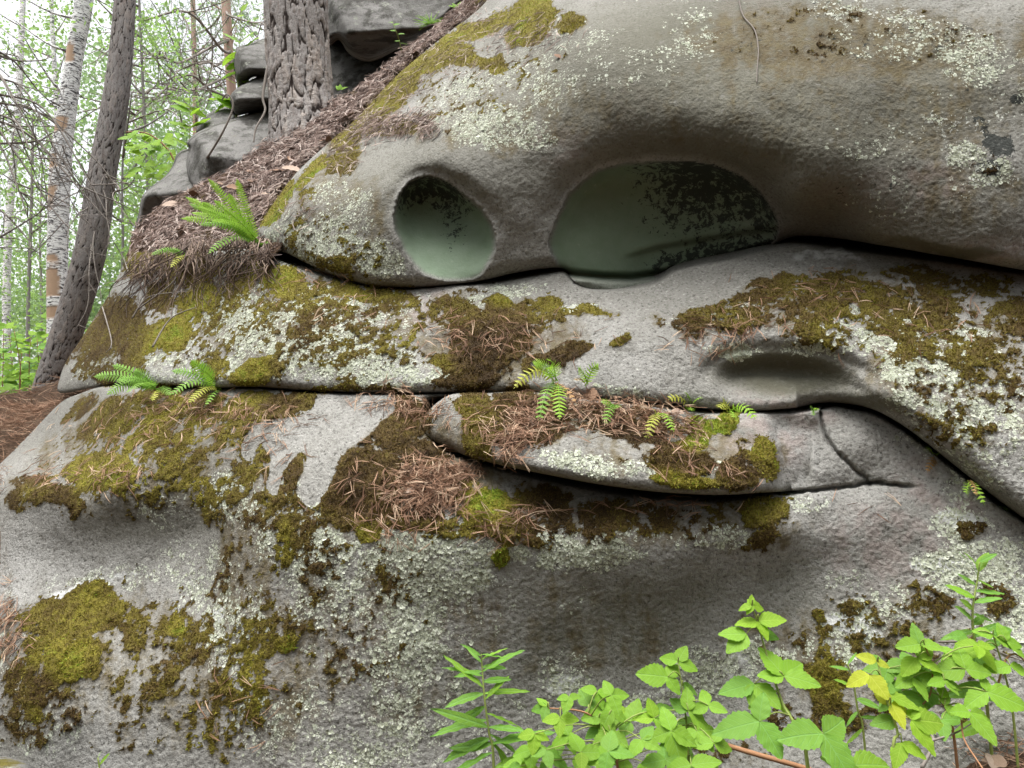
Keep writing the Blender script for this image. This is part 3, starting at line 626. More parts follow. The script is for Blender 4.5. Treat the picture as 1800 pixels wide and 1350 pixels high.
# ------------------------------------------------------------------ rock material
def rock_material(name):
    """weathered sandstone; the cover (moss, lichen, algae, stains, painted light and shade) comes from mesh attributes, the fine grain from textures"""
    k = NT(name); co = k.coord()
    A = k.attr('cov_a'); B = k.attr('cov_b'); C = k.attr('cov_c'); Dd = k.attr('cov_d')
    a = k.sep(A.outputs['Color']); b = k.sep(B.outputs['Color']); c_ = k.sep(C.outputs['Color'])
    moss, hue, lich, white = a[0], a[1], a[2], A.outputs['Alpha']
    alg, dark_, olive, pink = b[0], b[1], b[2], B.outputs['Alpha']
    n1, n2, n4, gr = c_[0], c_[1], c_[2], C.outputs['Alpha']
    n3 = k.noise(135, 3, .75, co)
    base = k.ramp(n1, [(.25, (.180, .176, .158)), (.5, (.240, .236, .218)), (.75, (.300, .297, .282))])
    base = k.mix(k.math('MULTIPLY', k.step(.5, .85, n2), .8), base, (.165, .158, .142))
    base = k.mix(k.math('MULTIPLY', k.step(.54, .72, n3), .75), base, (.39, .385, .36))
    base = k.mix(k.math('MULTIPLY', k.step(.47, .30, n3), .9), base, (.058, .055, .048))
    base = k.mix(k.math('MULTIPLY', k.step(.45, .15, gr), .6), base, (.085, .08, .07))
    base = k.mix(k.math('MULTIPLY', pink, k.step(.3, .65, n2)), base, (.30, .225, .21))
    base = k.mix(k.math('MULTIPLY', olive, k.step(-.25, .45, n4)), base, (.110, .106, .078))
    base = k.mix(k.math('MULTIPLY', alg, .93), base, k.mix(n2, (.165, .235, .150), (.22, .285, .21)))
    fi = k.sep(Dd.outputs['Color'])
    fm_ = k.math('MULTIPLY', fi[0], k.step(.20, .62, k.math('ADD', k.math('MULTIPLY', n3, .6), k.math('MULTIPLY', n4, .5))))
    base = k.mix(k.math('MULTIPLY', fm_, .85), base, k.mix(n2, (.075, .052, .028), (.130, .108, .052)))
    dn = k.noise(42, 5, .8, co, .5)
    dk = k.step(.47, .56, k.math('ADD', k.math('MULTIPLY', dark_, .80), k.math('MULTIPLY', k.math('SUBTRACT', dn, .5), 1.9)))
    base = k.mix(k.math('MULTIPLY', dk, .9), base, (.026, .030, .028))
    h = k.math('MULTIPLY', n3, k.math('SUBTRACT', 1.0, k.math('MULTIPLY', alg, .8)))
    # crust lichens: rosettes of two sizes, lobed by a warped coordinate
    wn_ = k.noise(140, 1, .6, co, 0, True)
    wm = k.n.new('ShaderNodeVectorMath'); wm.operation = 'SCALE'; k.l.new(wn_, wm.inputs[0]); wm.inputs['Scale'].default_value = .011
    wv = k.n.new('ShaderNodeVectorMath'); wv.operation = 'ADD'; k.l.new(co, wv.inputs[0]); k.l.new(wm.outputs[0], wv.inputs[1])
    tot = None; core = None
    for sc, off in ((100, .05), (235, .08)):
        vo = k.voronoi(sc, wv.outputs[0]); c = k.sep(vo.outputs['Color']); d = vo.outputs['Distance']
        rad = k.math('MULTIPLY_ADD', c[1], .32, .20)
        inside = k.step(.05, -.03, k.math('SUBTRACT', d, rad))
        pres = k.step(-.02, .05, k.math('SUBTRACT', k.math('MULTIPLY', lich, 1.0 - off), c[0]))
        m = k.math('MULTIPLY', inside, pres)
        ring = k.math('MULTIPLY', k.step(-.12, -.26, k.math('SUBTRACT', d, rad)), k.step(.35, .5, c[2]))
        core = k.math('MULTIPLY', ring, m) if core is None else k.math('MAXIMUM', core, k.math('MULTIPLY', ring, m))
        tot = m if tot is None else k.math('MAXIMUM', tot, m)
    lcol = k.mix(n2, (.36, .395, .31), (.58, .605, .51))
    lcol = k.mix(k.step(.5, .8, n1), lcol, (.44, .45, .42))
    lcol = k.mix(k.math('MULTIPLY', core, .75), lcol, (.17, .18, .135))
    film = k.math('MULTIPLY', k.step(.25, .8, lich), k.step(.4, .7, n4))
    base = k.mix(k.math('MULTIPLY', film, .55), base, (.26, .27, .215))
    dkf = k.math('MULTIPLY', k.step(.15, .7, lich), k.step(.5, .25, n4))
    base = k.mix(k.math('MULTIPLY', dkf, .75), base, (.075, .070, .055))
    base = k.mix(tot, base, lcol)
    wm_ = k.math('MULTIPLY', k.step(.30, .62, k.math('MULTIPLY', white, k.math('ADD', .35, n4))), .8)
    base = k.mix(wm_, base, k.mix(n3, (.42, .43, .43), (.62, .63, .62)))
    # moss
    mf = k.noise(230, 3, .75, co)
    mh = k.math('ADD', hue, k.math('MULTIPLY', k.math('SUBTRACT', n4, .5), .45))
    mc = k.ramp(mh, [(.0, (.042, .026, .012)), (.25, (.085, .056, .018)), (.48, (.125, .100, .020)), (.72, (.200, .175, .026)), (1.0, (.150, .215, .018))])
    mc = k.mix(k.math('MULTIPLY', k.step(.54, .30, mf), .85), mc, (.014, .011, .005))
    mc = k.mix(k.math('MULTIPLY', k.step(.60, .72, mf), .35), mc, (.26, .24, .13))
    mm = k.step(.30, .52, k.math('ADD', moss, k.math('MULTIPLY', k.math('SUBTRACT', n3, .5), .9)))
    base = k.mix(mm, base, mc)
    h = k.math('ADD', h, k.math('MULTIPLY', mm, mf))
    rough = k.math('MULTIPLY_ADD', alg, -.12, .93)
    nrm = k.bump(h, .9, .0055)
    return k.finish(base, rough, nrm, .2)

def boulder_material():
    k = NT('grey_boulder_stone'); co = k.coord()
    g = k.noise(7, 5, .7, co); n3 = k.noise(150, 3, .7, co)
    base = k.ramp(k.noise(2.5, 3, .6, co), [(.3, (.13, .127, .12)), (.7, (.23, .225, .215))])
    base = k.mix(k.step(.46, .60, g), base, (.070, .068, .060))
    base = k.mix(k.math('MULTIPLY', k.step(.58, .72, k.noise(22, 4, .7, co)), .8), base, (.30, .32, .26))
    base = k.mix(k.math('MULTIPLY', k.step(.46, .3, n3), .7), base, (.05, .05, .045))
    geo = k.n.new('ShaderNodeNewGeometry'); up = k.sep(geo.outputs['Normal'])[2]
    mo = k.step(.66, .76, k.math('ADD', k.math('MULTIPLY', up, .45), k.math('MULTIPLY', k.noise(9, 4, .65, co), .55)))
    base = k.mix(mo, base, k.mix(k.noise(60, 3, .7, co), (.05, .04, .012), (.15, .13, .025)))
    return k.finish(base, .93, k.bump(k.math('ADD', n3, k.math('MULTIPLY', g, 3.0)), .9, .006), .2)

M_ROCK = rock_material('weathered_sandstone')
M_BOULDER = boulder_material()

def layer_object(key, name, label):
    L = LAYERS[key]
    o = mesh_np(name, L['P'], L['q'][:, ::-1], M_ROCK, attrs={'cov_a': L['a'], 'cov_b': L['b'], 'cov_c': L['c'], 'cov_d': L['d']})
    return tag(o, label, 'rock')
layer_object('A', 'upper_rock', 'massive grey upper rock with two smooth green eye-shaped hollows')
layer_object('B', 'middle_rock', 'moss and lichen covered middle rock layer with a shallow olive hollow')
layer_object('C', 'lower_rock', 'broad lichen-stained lower rock bulging out behind the raspberry plants')
layer_object('D', 'tongue_rock', 'tongue-shaped mossy rock slab jutting over a dark slot')
# ------------------------------------------------------------------ ground, litter slope
def litter_material(name, pale=0.0, red=0.0, moss=False):
    k = NT(name); co = k.coord()
    n = k.noise(14, 4, .7, co); f = k.noise(170, 3, .75, co)
    st = k.noise(60, 3, .7, k.mapping(co, (1, 3.5, 1), (.3, .2, .7)), .8)
    base = k.ramp(n, [(.25, (.045, .030, .020)), (.5, (.095, .062, .042)), (.75, (.15, .10, .068))])
    base = k.mix(k.math('MULTIPLY', k.step(.52, .66, st), .75), base, (.20 + .05 * red, .125, .085))
    base = k.mix(k.math('MULTIPLY', k.step(.45, .30, f), .8), base, (.018, .012, .009))
    base = k.mix(k.math('MULTIPLY', k.step(.60, .72, f), .5), base, (.30 + .1 * pale, .235, .18))
    if moss:
        mo = k.step(.50, .62, k.noise(4.5, 4, .65, co)); base = k.mix(k.math('MULTIPLY', mo, .85), base, k.mix(f, (.035, .028, .010), (.17, .145, .03)))
    return k.finish(base, .95, k.bump(k.math('ADD', f, st), 1.0, .012), .1)
M_LITTER = litter_material('needle_litter', .8, .3, True)

# slope of fallen needles between the upper rock and the boulders behind it
L_POLY = [(222,470),(232,420),(246,392),(275,366),(310,345),(352,322),(400,300),(448,266),(500,222),(560,186),(620,160),(668,130),(706,98),(760,58),(812,8),(860,-60),(980,-220),(1300,-300),(1300,-100),(1000,-40),(900,40),(800,130),(700,220),(600,310),(540,370),(500,430),(470,462),(440,450),(420,440),(380,446),(330,452),(290,480),(250,500)]
L_CTRL = [(230,440,3.06),(250,395,3.16),(280,430,2.9),(330,430,2.72),(400,430,2.58),(455,430,2.50),(330,350,3.16),(400,305,3.30),(400,370,2.90),(450,270,3.36),(460,390,2.60),(480,330,2.86),(540,200,3.50),(560,280,2.86),(600,240,2.98),(650,200,2.96),(640,150,3.36),(700,105,3.36),(700,160,3.02),(760,110,3.06),(800,20,3.40),(860,30,3.10),(900,-60,3.4),(1300,-200,3.6),(1000,0,3.2)]
def L_feat(U, V, D, sl):
    P = np.stack([U / 26, V / 26, U * 0], -1)
    return D - 0.03 * np.abs(fbm(P, 1, 3, 91)) - 0.02 * fbm(P, .4, 2, 93)
rock_layer('L', L_POLY, L_CTRL, (14, 0.05), 0.25, L_feat, mossy=False)
o = mesh_np('litter_slope', LAYERS['L']['P'], LAYERS['L']['q'][:, ::-1], M_LITTER)
tag(o, kind='structure')

TERR = np.array([(0,-3,-1.3),(-4,-3,-1.5),(4,-3,-1.2),(0,0,-1.0),(-2,0,-1.1),(2,0,-.85),(.75,1.05,-.74),(1.2,1.30,-.58),(1.05,1.52,-.53),(1.7,1.3,-.45),(0,1.2,-.95),(.3,1.5,-.85),(.6,1.5,-.75),(-1.2,1.5,-.85),(-2.2,1.7,-.55),(-1.9,2.5,-.10),(-2.05,2.85,.13),(-2.6,3.0,.05),(-2.35,3.5,.26),(-3.0,4.5,.36),
                 (-3.05,5.0,.42),(-2.6,5.2,.45),(-5,5.5,.35),(-4.8,7.5,.55),(-3.2,7.5,.60),(-1.7,3.3,.30),(-1.8,4.3,.80),(-1.5,5.5,.95),(-.9,4.3,1.35),(0,3.6,1.25),(0.5,4.4,2.0),(2,3.5,1.4),(2,5,2.2),(4,4,1.6),(5,1.5,-.2),(5,7,2.2),(0,8,1.6),
                 (-8,9,.3),(-3,12,.2),(3,12,1.6),(-8,3,-.3),(-12,6,-.6),(10,0,-1),(-6,0,-1.2),(12,9,1)], float)
def terrain_z(x, y):
    x = np.asarray(x, float); y = np.asarray(y, float)
    num = np.zeros(np.broadcast(x, y).shape); den = num.copy()
    for a, b, c in TERR:
        w = 1.0 / ((x - a) ** 2 + (y - b) ** 2 + 0.02) ** 1.9
        num += w * c; den += w
    z = num / den
    r = np.sqrt((x + 1) ** 2 + (y - 4) ** 2)
    far = sstep(9, 30, r)
    return CAM_Z + z * (1 - far) + far * -2.2
def terrain_n(x, y):
    z = terrain_z(x, y); P_ = np.stack(np.broadcast_arrays(np.asarray(x, float), np.asarray(y, float), z * 0), -1)
    return z + (0.05 * fbm(P_, 1.3, 3, 95) + 0.025 * fbm(P_, 6, 3, 97)) * sstep(40, 12, np.hypot(P_[..., 0], P_[..., 1]))
_tx = np.concatenate([-np.geomspace(900, 6.3, 26), np.arange(-6, 6.01, .08), np.geomspace(6.3, 900, 26)])
_ty = np.concatenate([-np.geomspace(900, 3.3, 26), np.arange(-3, 14.01, .09), np.geomspace(14.3, 900, 26)])
TX, TY = np.meshgrid(_tx, _ty)
TZ = terrain_n(TX, TY)
idx = np.arange(TX.size).reshape(TX.shape)
q = np.stack([idx[:-1, :-1], idx[:-1, 1:], idx[1:, 1:], idx[1:, :-1]], -1).reshape(-1, 4)
M_SOIL = litter_material('forest_floor', .1, .2)
o = mesh_np('ground', np.stack([TX, TY, TZ], -1), q, M_SOIL); tag(o, kind='structure')

# ------------------------------------------------------------------ boulders behind the litter slope
def boulder(name, label, poly, ctrl, thick, w, seed, amp=.02, step=3.0, group=None):
    """solid stone: rounded front and back over one outline"""
    pl = catmull(poly, 4)
    us = np.arange(pl[:, 0].min() - 8, pl[:, 0].max() + 8, step); vs = np.arange(pl[:, 1].min() - 8, pl[:, 1].max() + 8, step)
    U, V = np.meshgrid(us, vs); S = sdf_exact(pl, U, V)
    gu = np.gradient(S, us, axis=1); gv = np.gradient(S, vs, axis=0); gl = np.hypot(gu, gv) + 1e-6
    out = S < 0
    U2 = np.where(out, U - S * gu / gl, U); V2 = np.where(out, V - S * gv / gl, V)
    # faceted: the farthest of several tilted planes, edges slightly worn
    pls = np.stack([d0 + gu_ * (U2 - u0) + gv_ * (V2 - v0) for u0, v0, d0, gu_, gv_ in ctrl])
    m_ = pls.max(0); base = m_ + np.log(np.exp((pls - m_) / .018).sum(0)) * .018
    t = np.clip(1 - S / w, 0, 1); roll = 1 - np.sqrt(np.clip(1 - t * t, 0, 1))
    Df = base + thick * .5 * roll; Db = base + thick - thick * .5 * roll
    P0 = px(U2, V2, Df)
    nz = amp * fbm(P0, 4, 3, seed) + amp * .6 * fbm(P0, 14, 3, seed + 1) + .004 * fbm(P0, 60, 2, seed + 2)
    w1, w2, wr = worley(P0, 5.5, seed)
    nz = nz + amp * .5 * (wr - .5) * sstep(.0, .3, w2 - w1)
    inn = sstep(0, 10, S)
    Df = Df - nz * inn; Db = Db + nz * inn
    ok = S > 0; cell = ok[:-1, :-1] | ok[1:, :-1] | ok[:-1, 1:] | ok[1:, 1:]
    idx = np.arange(U.size).reshape(U.shape)
    q = np.stack([idx[:-1, :-1], idx[:-1, 1:], idx[1:, 1:], idx[1:, :-1]], -1)[cell]
    V_ = np.concatenate([px(U2, V2, Df).reshape(-1, 3), px(U2, V2, Db).reshape(-1, 3)])
    q = np.concatenate([q[:, ::-1], q + U.size])
    used = np.unique(q); rm = np.full(len(V_), -1, np.int32); rm[used] = np.arange(len(used))
    o = mesh_np(name, V_[used], rm[q], M_BOULDER)
    return tag(o, label, 'boulder', group)
GB = 'boulders up the slope'
boulder('boulder', 'angular grey top boulder stacked beside the thick pine trunk', [(413,90),(418,82),(440,76),(470,66),(520,60),(530,110),(520,150),(480,150),(450,135),(436,142),(420,152),(412,130),(409,110)],
        [(440,118,3.72,.0012,-.0042),(434,125,3.72,-.0075,.0006),(448,122,3.72,.001,.012)], .7, 5, 301, .016, group=GB)
boulder('boulder', 'flat grey slab lying under the angular top boulder', [(404,170),(420,152),(450,136),(475,128),(530,120),(530,205),(480,196),(440,199),(415,203),(408,190)],
        [(440,172,3.62,.0008,-.0048),(416,175,3.62,-.009,.001),(450,174,3.62,.0012,.010)], .7, 5, 311, .016, group=GB)
boulder('boulder', 'long pale grey boulder rising out of the needle slope', [(330,320),(326,285),(332,262),(328,250),(344,234),(372,220),(410,208),(450,196),(500,188),(540,190),(540,240),(480,290),(420,330),(360,345)],
        [(400,262,3.42,.0008,-.0040),(352,275,3.42,-.0070,-.0012),(400,255,3.36,.0002,.0004),(345,250,3.46,-.002,-.008)], .8, 7, 321, .022, group=GB)
boulder('boulder', 'dark shaded boulder leaning out over the forest edge', [(232,430),(236,404),(244,372),(250,345),(270,325),(290,310),(304,290),(310,272),(326,262),(345,268),(350,320),(330,360),(290,400),(260,440)],
        [(290,350,3.55,-.0015,.0028),(280,335,3.56,-.002,-.0060),(255,380,3.58,-.009,.001)], .6, 5, 331, .02, group=GB)
boulder('boulder', 'huge dark overhanging boulder behind the thick pine trunk', [(540,10),(560,-40),(640,-90),(760,-110),(900,-120),(940,-60),(880,-20),(815,12),(770,52),(720,78),(690,92),(650,110),(615,96),(596,70),(580,80),(560,60)],
        [(680,40,3.70,-.0002,-.0028),(660,58,3.70,.0006,.0105),(604,40,3.72,-.0065,.0005)], 1.9, 14, 341, .022, group=GB)
boulder('boulder', 'low dark boulder in the shade under the huge overhang', [(560,60),(620,70),(690,80),(740,66),(760,90),(700,140),(640,175),(590,190),(556,160)],
        [(640,130,4.95,-.001,-.004),(600,150,4.95,-.004,0)], .7, 16, 351, .03, group=GB)
boulder('boulder', 'small mossy stone between the pale boulder and the flat slab', [(345,232),(352,212),(372,196),(392,188),(412,190),(416,212),(390,226),(360,236)],
        [(380,212,3.88,0,-.004),(365,215,3.88,-.006,0)], .4, 9, 361, .02, group=GB)
boulder('boulder', 'dark stone corner sticking up at the foot of the lower rock', [(-60,1420),(-50,1350),(-10,1330),(30,1334),(58,1350),(66,1400),(40,1460),(-20,1470)],
        [(10,1380,1.6,0,-.0015),(45,1380,1.6,.003,0)], .3, 16, 371, .01)

# ------------------------------------------------------------------ tubes
def frames(path):
    P = np.asarray(path, float); T = np.gradient(P, axis=0); T /= np.linalg.norm(T, axis=1)[:, None] + 1e-12
    a = np.array([0, 1, 0.0]) if abs(T[0, 1]) < .9 else np.array([1, 0, 0.0])
    X = np.zeros_like(T); 
    for i in range(len(P)):
        x = a - T[i] * (a @ T[i]); x /= np.linalg.norm(x) + 1e-12; X[i] = x; a = x
    return T, X, np.cross(T, X)

def tube(path, radii, sides=6, cap=True):
    P = np.asarray(path, float); n = len(P); r = np.broadcast_to(np.asarray(radii, float), (n,))
    T, X, Y = frames(P); th = np.arange(sides) * 2 * math.pi / sides
    V = P[:, None] + r[:, None, None] * (np.cos(th)[None, :, None] * X[:, None] + np.sin(th)[None, :, None] * Y[:, None])
    i = np.arange(n - 1)[:, None]; j = np.arange(sides)[None, :]; jn = (j + 1) % sides
    F = np.stack(np.broadcast_arrays(i * sides + j, i * sides + jn, (i + 1) * sides + jn, (i + 1) * sides + j), -1).reshape(-1, 4)
    V = V.reshape(-1, 3)
    if cap:
        V = np.concatenate([V, P[-1:] + T[-1:] * r[-1] * .5, P[:1]])
        k = n * sides; b = (n - 1) * sides
        e = np.array([[b + a_, b + (a_ + 1) % sides, k, k] for a_ in range(sides)]); e2 = np.array([[(a_ + 1) % sides, a_, k + 1, k + 1] for a_ in range(sides)])
        return V, [F, e[:, :3], e2[:, :3]]
    return V, [F]

def merge(parts):
    Vs = []; Fs = {}; o = 0
    for V, F in parts:
        for f in (F if isinstance(F, list) else [F]):
            f = np.asarray(f)
            if len(f): Fs.setdefault(f.shape[1], []).append(f + o)
        Vs.append(V); o += len(V)
    return np.concatenate(Vs), [np.concatenate(v) for v in Fs.values()]

def smooth_path(pts, n=6):
    return catmull(pts, n, closed=False)

# ------------------------------------------------------------------ trunks
def trunk_mesh(axis_px, widths, y, n_h, n_a, plate=None, flare=0.0, seed=0, y2=None):
    """axis in photo pixels at a given distance; widths in pixels"""
    ax = smooth_path(axis_px, 8); t = np.linspace(0, 1, len(ax)); tt = np.linspace(0, 1, n_h)
    au = np.interp(tt, t, ax[:, 0]); av = np.interp(tt, t, ax[:, 1]); w = np.interp(tt, np.linspace(0, 1, len(widths)), widths)
    yy = np.linspace(y, y2 or y, n_h)
    P = px(au, av, yy); r = w * .5 * yy / FPX
    T, X, Y = frames(P); th = np.linspace(0, 2 * math.pi, n_a, endpoint=False)
    dirs = np.cos(th)[None, :, None] * X[:, None] + np.sin(th)[None, :, None] * Y[:, None]
    fl = 1 + flare * np.exp(-tt / .10)[:, None] * (.6 + .4 * np.cos(5 * th + seed)[None, :])
    V = P[:, None] + (r[:, None] * fl)[..., None] * dirs
    info = np.zeros(V.shape[:2] + (4,), np.float32)
    if plate:
        sx, sz, dep = plate
        Q = np.stack([np.cos(th)[None, :] * r[:, None] * sx, np.sin(th)[None, :] * r[:, None] * sx, np.broadcast_to(np.cumsum(np.r_[0, np.linalg.norm(np.diff(P, axis=0), axis=1)])[:, None] * sz, V.shape[:2])], -1)
        wq = Q + .28 * np.stack([fbm(Q, 1.1, 2, seed + 5), fbm(Q, 1.1, 2, seed + 6), fbm(Q, 1.1, 2, seed + 7)], -1)
        f1, f2, rv = worley(wq, 1.0, seed)
        g1, g2, gv = worley(wq + .4 * np.stack([fbm(Q, 2.5, 2, seed + 15), fbm(Q, 2.5, 2, seed + 16), fbm(Q, 2.5, 2, seed + 17)], -1), 2.3, seed + 4)
        edge = sstep(.0, .13, f2 - f1 + .05 * fbm(Q, 4, 2, seed + 18)) * (.72 + .28 * sstep(0, .12, g2 - g1))
        rv = .55 * rv + .45 * gv
        h = dep * (edge - .7 + .8 * (rv - .5) * edge + .20 * fbm(Q, 3.2, 3, seed + 8) * edge)
        V = V + h[..., None] * dirs
        info = np.stack([edge, rv, fbm(Q, .5, 3, seed + 9) * .5 + .5, np.broadcast_to(tt[:, None], edge.shape)], -1)
    i = np.arange(n_h - 1)[:, None]; j = np.arange(n_a)[None, :]; jn = (j + 1) % n_a
    F = np.stack(np.broadcast_arrays(i * n_a + j, i * n_a + jn, (i + 1) * n_a + jn, (i + 1) * n_a + j), -1).reshape(-1, 4)
    return V.reshape(-1, 3), F, info.reshape(-1, 4), P

def pine_bark(name, grey=0.5, light=1.0):
    k = NT(name); A = k.attr('bark'); c = k.sep(A.outputs['Color']); co = k.coord()
    n = k.noise(30, 4, .7, co); f = k.noise(160, 3, .7, co); st = k.noise(45, 3, .7, k.mapping(co, (1.6, 1.6, .35)))
    g = lambda a: tuple(x * light for x in a)
    pl = k.ramp(c[1], [(0, g((.195, .178, .168))), (.5, g((.265, .248, .24))), (1, g((.33, .288, .258)))])
    pl = k.mix(k.math('MULTIPLY', k.step(.45, .65, n), .6), pl, g((.30, .29, .28)))
    pl = k.mix(k.math('MULTIPLY', k.step(.5, .66, st), .55), pl, g((.15, .115, .10)))
    pl = k.mix(k.math('MULTIPLY', k.step(.48, .33, f), .6), pl, (.07, .058, .052))
    col = k.mix(k.step(.05, .6, c[0]), (.034, .026, .023), pl)
    return k.finish(col, .95, k.bump(k.math('ADD', f, k.math('MULTIPLY', st, 1.5)), .8, .006), .1)
M_BARK = pine_bark('pine_bark', light=1.3)
M_BARK2 = pine_bark('dark_pine_bark', light=1.15)
M_TWIG = NT('dead_twig_bark'); M_TWIG = M_TWIG.finish(M_TWIG.mix(M_TWIG.noise(40, 3), (.12, .10, .085), (.27, .245, .22)), .9)

def mk_trunk(root, mat, *a, **k):
    V, F, info, P = trunk_mesh(*a, **k)
    return mesh_np('trunk', V, F, mat, root, attrs={'bark': info}), P

def set_root(o, p):
    """an Empty already holding world-space parts moves to its base"""
    o.location = p
    for c in o.children: c.location = -Vector(p)

T_pine = empty('pine_tree'); tag(T_pine, 'thick pine trunk with plated grey bark rooted in the needle slope', 'tree')
_, P = mk_trunk(T_pine, M_BARK, [(544,275),(538,225),(531,180),(524,100),(520,0),(516,-120),(512,-300)], [140,128,116,113,115,110,100], 3.46, 300, 150, (27, 5.2, .0085), .16, 3)
set_root(T_pine, P[0])
T_lean = empty('pine_tree'); tag(T_lean, 'slim pine trunk leaning away from the rock with dark rough base', 'tree')
_, P = mk_trunk(T_lean, M_BARK2, [(78,716),(90,672),(113,600),(157,450),(181,300),(207,150),(220,0),(231,-150),(240,-320)], [44,49,50,52,46,43,36,34,32], 5.0, 300, 90, (34, 9, .0045), .25, 9)
LEAN_P = P.copy()
set_root(T_lean, P[0])
# ------------------------------------------------------------------ forest behind
def leaf_mat(name, c1, c2, trans=.5, scale=3.0, rough=.5):
    k = NT(name); oi = k.n.new('ShaderNodeObjectInfo')
    col = k.mix(k.noise(scale, 2, .6, k.coord()), c1, c2)
    return k.leafy(col, trans, rough)
M_LEAF_BIRCH = leaf_mat('birch_leaves', (.14, .27, .06), (.32, .48, .13), .55)
M_LEAF_FAR = leaf_mat('distant_leaves', (.16, .27, .11), (.32, .45, .21), .5, 1.0)
M_LEAF_PINE = leaf_mat('pine_needles_green', (.11, .18, .10), (.25, .33, .20), .35)
M_LEAF_LIME = leaf_mat('sunny_leaves', (.17, .33, .03), (.32, .52, .05), .55, 6)
M_LEAF_SHADING = leaf_mat('shading_wood_leaves', (.035, .065, .02), (.07, .11, .035), .3, .6)

def birch_bark():
    k = NT('birch_bark'); co = k.coord()
    st = k.noise(9, 4, .75, k.mapping(co, (1.6, 1.6, 7.0)), 1.2); fi = k.noise(50, 3, .7, k.mapping(co, (1, 1, 4.0)))
    col = k.mix(k.noise(6, 3), (.74, .74, .72), (.86, .86, .86))
    col = k.mix(k.math('MULTIPLY', k.step(.5, .62, fi), .25), col, (.35, .34, .33))
    col = k.mix(k.step(.50, .56, st), col, (.035, .032, .035))
    A = k.attr('bark'); peel = k.sep(A.outputs['Color'])[0]
    col = k.mix(peel, col, k.mix(fi, (.33, .215, .14), (.47, .33, .22)))
    return k.finish(col, .7, k.bump(k.math('ADD', fi, k.math('MULTIPLY', peel, -2.0)), .5, .006), .3)
M_BIRCH = birch_bark()
M_FARBARK = NT('pink_pine_bark'); M_FARBARK = M_FARBARK.finish(M_FARBARK.mix(M_FARBARK.noise(14, 4, .7), (.26, .17, .13), (.46, .33, .27)), .9)
M_GREYBARK = NT('grey_thin_bark'); M_GREYBARK = M_GREYBARK.finish(M_GREYBARK.mix(M_GREYBARK.noise(20, 4, .7), (.13, .12, .11), (.28, .27, .25)), .9)

def leaf_cloud(C, size, aspect=.55, r=rng, up=.35):
    """one four-cornered leaf at every point"""
    n = len(C); d = r.normal(size=(n, 3)); d /= np.linalg.norm(d, axis=1)[:, None]
    e = r.normal(size=(n, 3)) + np.array([0, 0, up]); e -= d * (e * d).sum(1)[:, None]; e /= np.linalg.norm(e, axis=1)[:, None]
    L = size * r.uniform(.6, 1.3, n)[:, None]; W = L * aspect
    nn = np.cross(d, e)
    V = np.stack([C - d * L * .5, C + e * W * .5 + nn * W * .12, C + d * L * .5, C - e * W * .5 + nn * W * .12], 1).reshape(-1, 3)
    return V, np.arange(4 * n).reshape(-1, 4)

def crown_points(ells, y, dy, r=rng, clump=14, spread=.16):
    """leaf positions: clumps inside photo-pixel ellipses (u, v, ru, rv, number) round distance y"""
    out = []
    for u, v, ru, rv, n in ells:
        m = max(1, n // clump)
        a = r.uniform(0, 2 * math.pi, m); q = np.sqrt(r.uniform(0, 1, m))
        c = px(u + ru * q * np.cos(a), v + rv * q * np.sin(a), y + dy * r.uniform(-1, 1, m))
        k = r.integers(clump // 2, clump * 2, m)
        c = np.repeat(c, k, 0)
        out.append(c + r.normal(size=c.shape) * spread * np.array([1, 1, .7]))
    return np.concatenate(out)

def branch_set(root, name, mat, paths):
    for p, r0, r1 in paths:
        P = smooth_path(p, 5); V, F = tube(P, np.linspace(r0, r1, len(P)), 5)
        mesh_np(name, V, F, mat, root)

def thin_trunk(root, mat, ax, w, y, peel=None, n=60, sides=12, below=None):
    V, F, info, P = trunk_mesh(ax, w, y, n, sides, None, 0, 3)
    if peel:
        tt = np.repeat(np.linspace(0, 1, n), sides); th = np.tile(np.linspace(0, 2 * math.pi, sides, endpoint=False), n)
        uv = np.repeat(smooth_path(ax, 8)[np.linspace(0, len(smooth_path(ax, 8)) - 1, n).astype(int)], sides, 0)
        pe = np.zeros(len(V), np.float32); fx = V[:, 0]
        cx = np.repeat(P[:, 0], sides); rr = np.repeat(np.interp(np.linspace(0, 1, n), np.linspace(0, 1, len(w)), w) * .5 * y / FPX, sides)
        for v0, v1, s0, s1 in peel:
            sd_ = (fx - cx) / rr
            nz = .25 * fbm(V, 14, 2, 7)
            pe = np.maximum(pe, sstep(v0 - 3, v0 + 2, uv[:, 1] + 14 * nz) * sstep(v1 + 3, v1 - 2, uv[:, 1] + 14 * nz) * sstep(s0 - .15, s0, sd_ + nz) * sstep(s1 + .15, s1, sd_ + nz) * (V[:, 1] < np.repeat(P[:, 1], sides)))
        info[:, 0] = pe
    mesh_np('trunk', V, F, mat, root, attrs={'bark': info})
    return P

def crown(root, pts, size, mat, aspect=.6, name='crown'):
    V, F = leaf_cloud(pts, size, aspect)
    return mesh_np(name, V, F, mat, root, smooth=False)

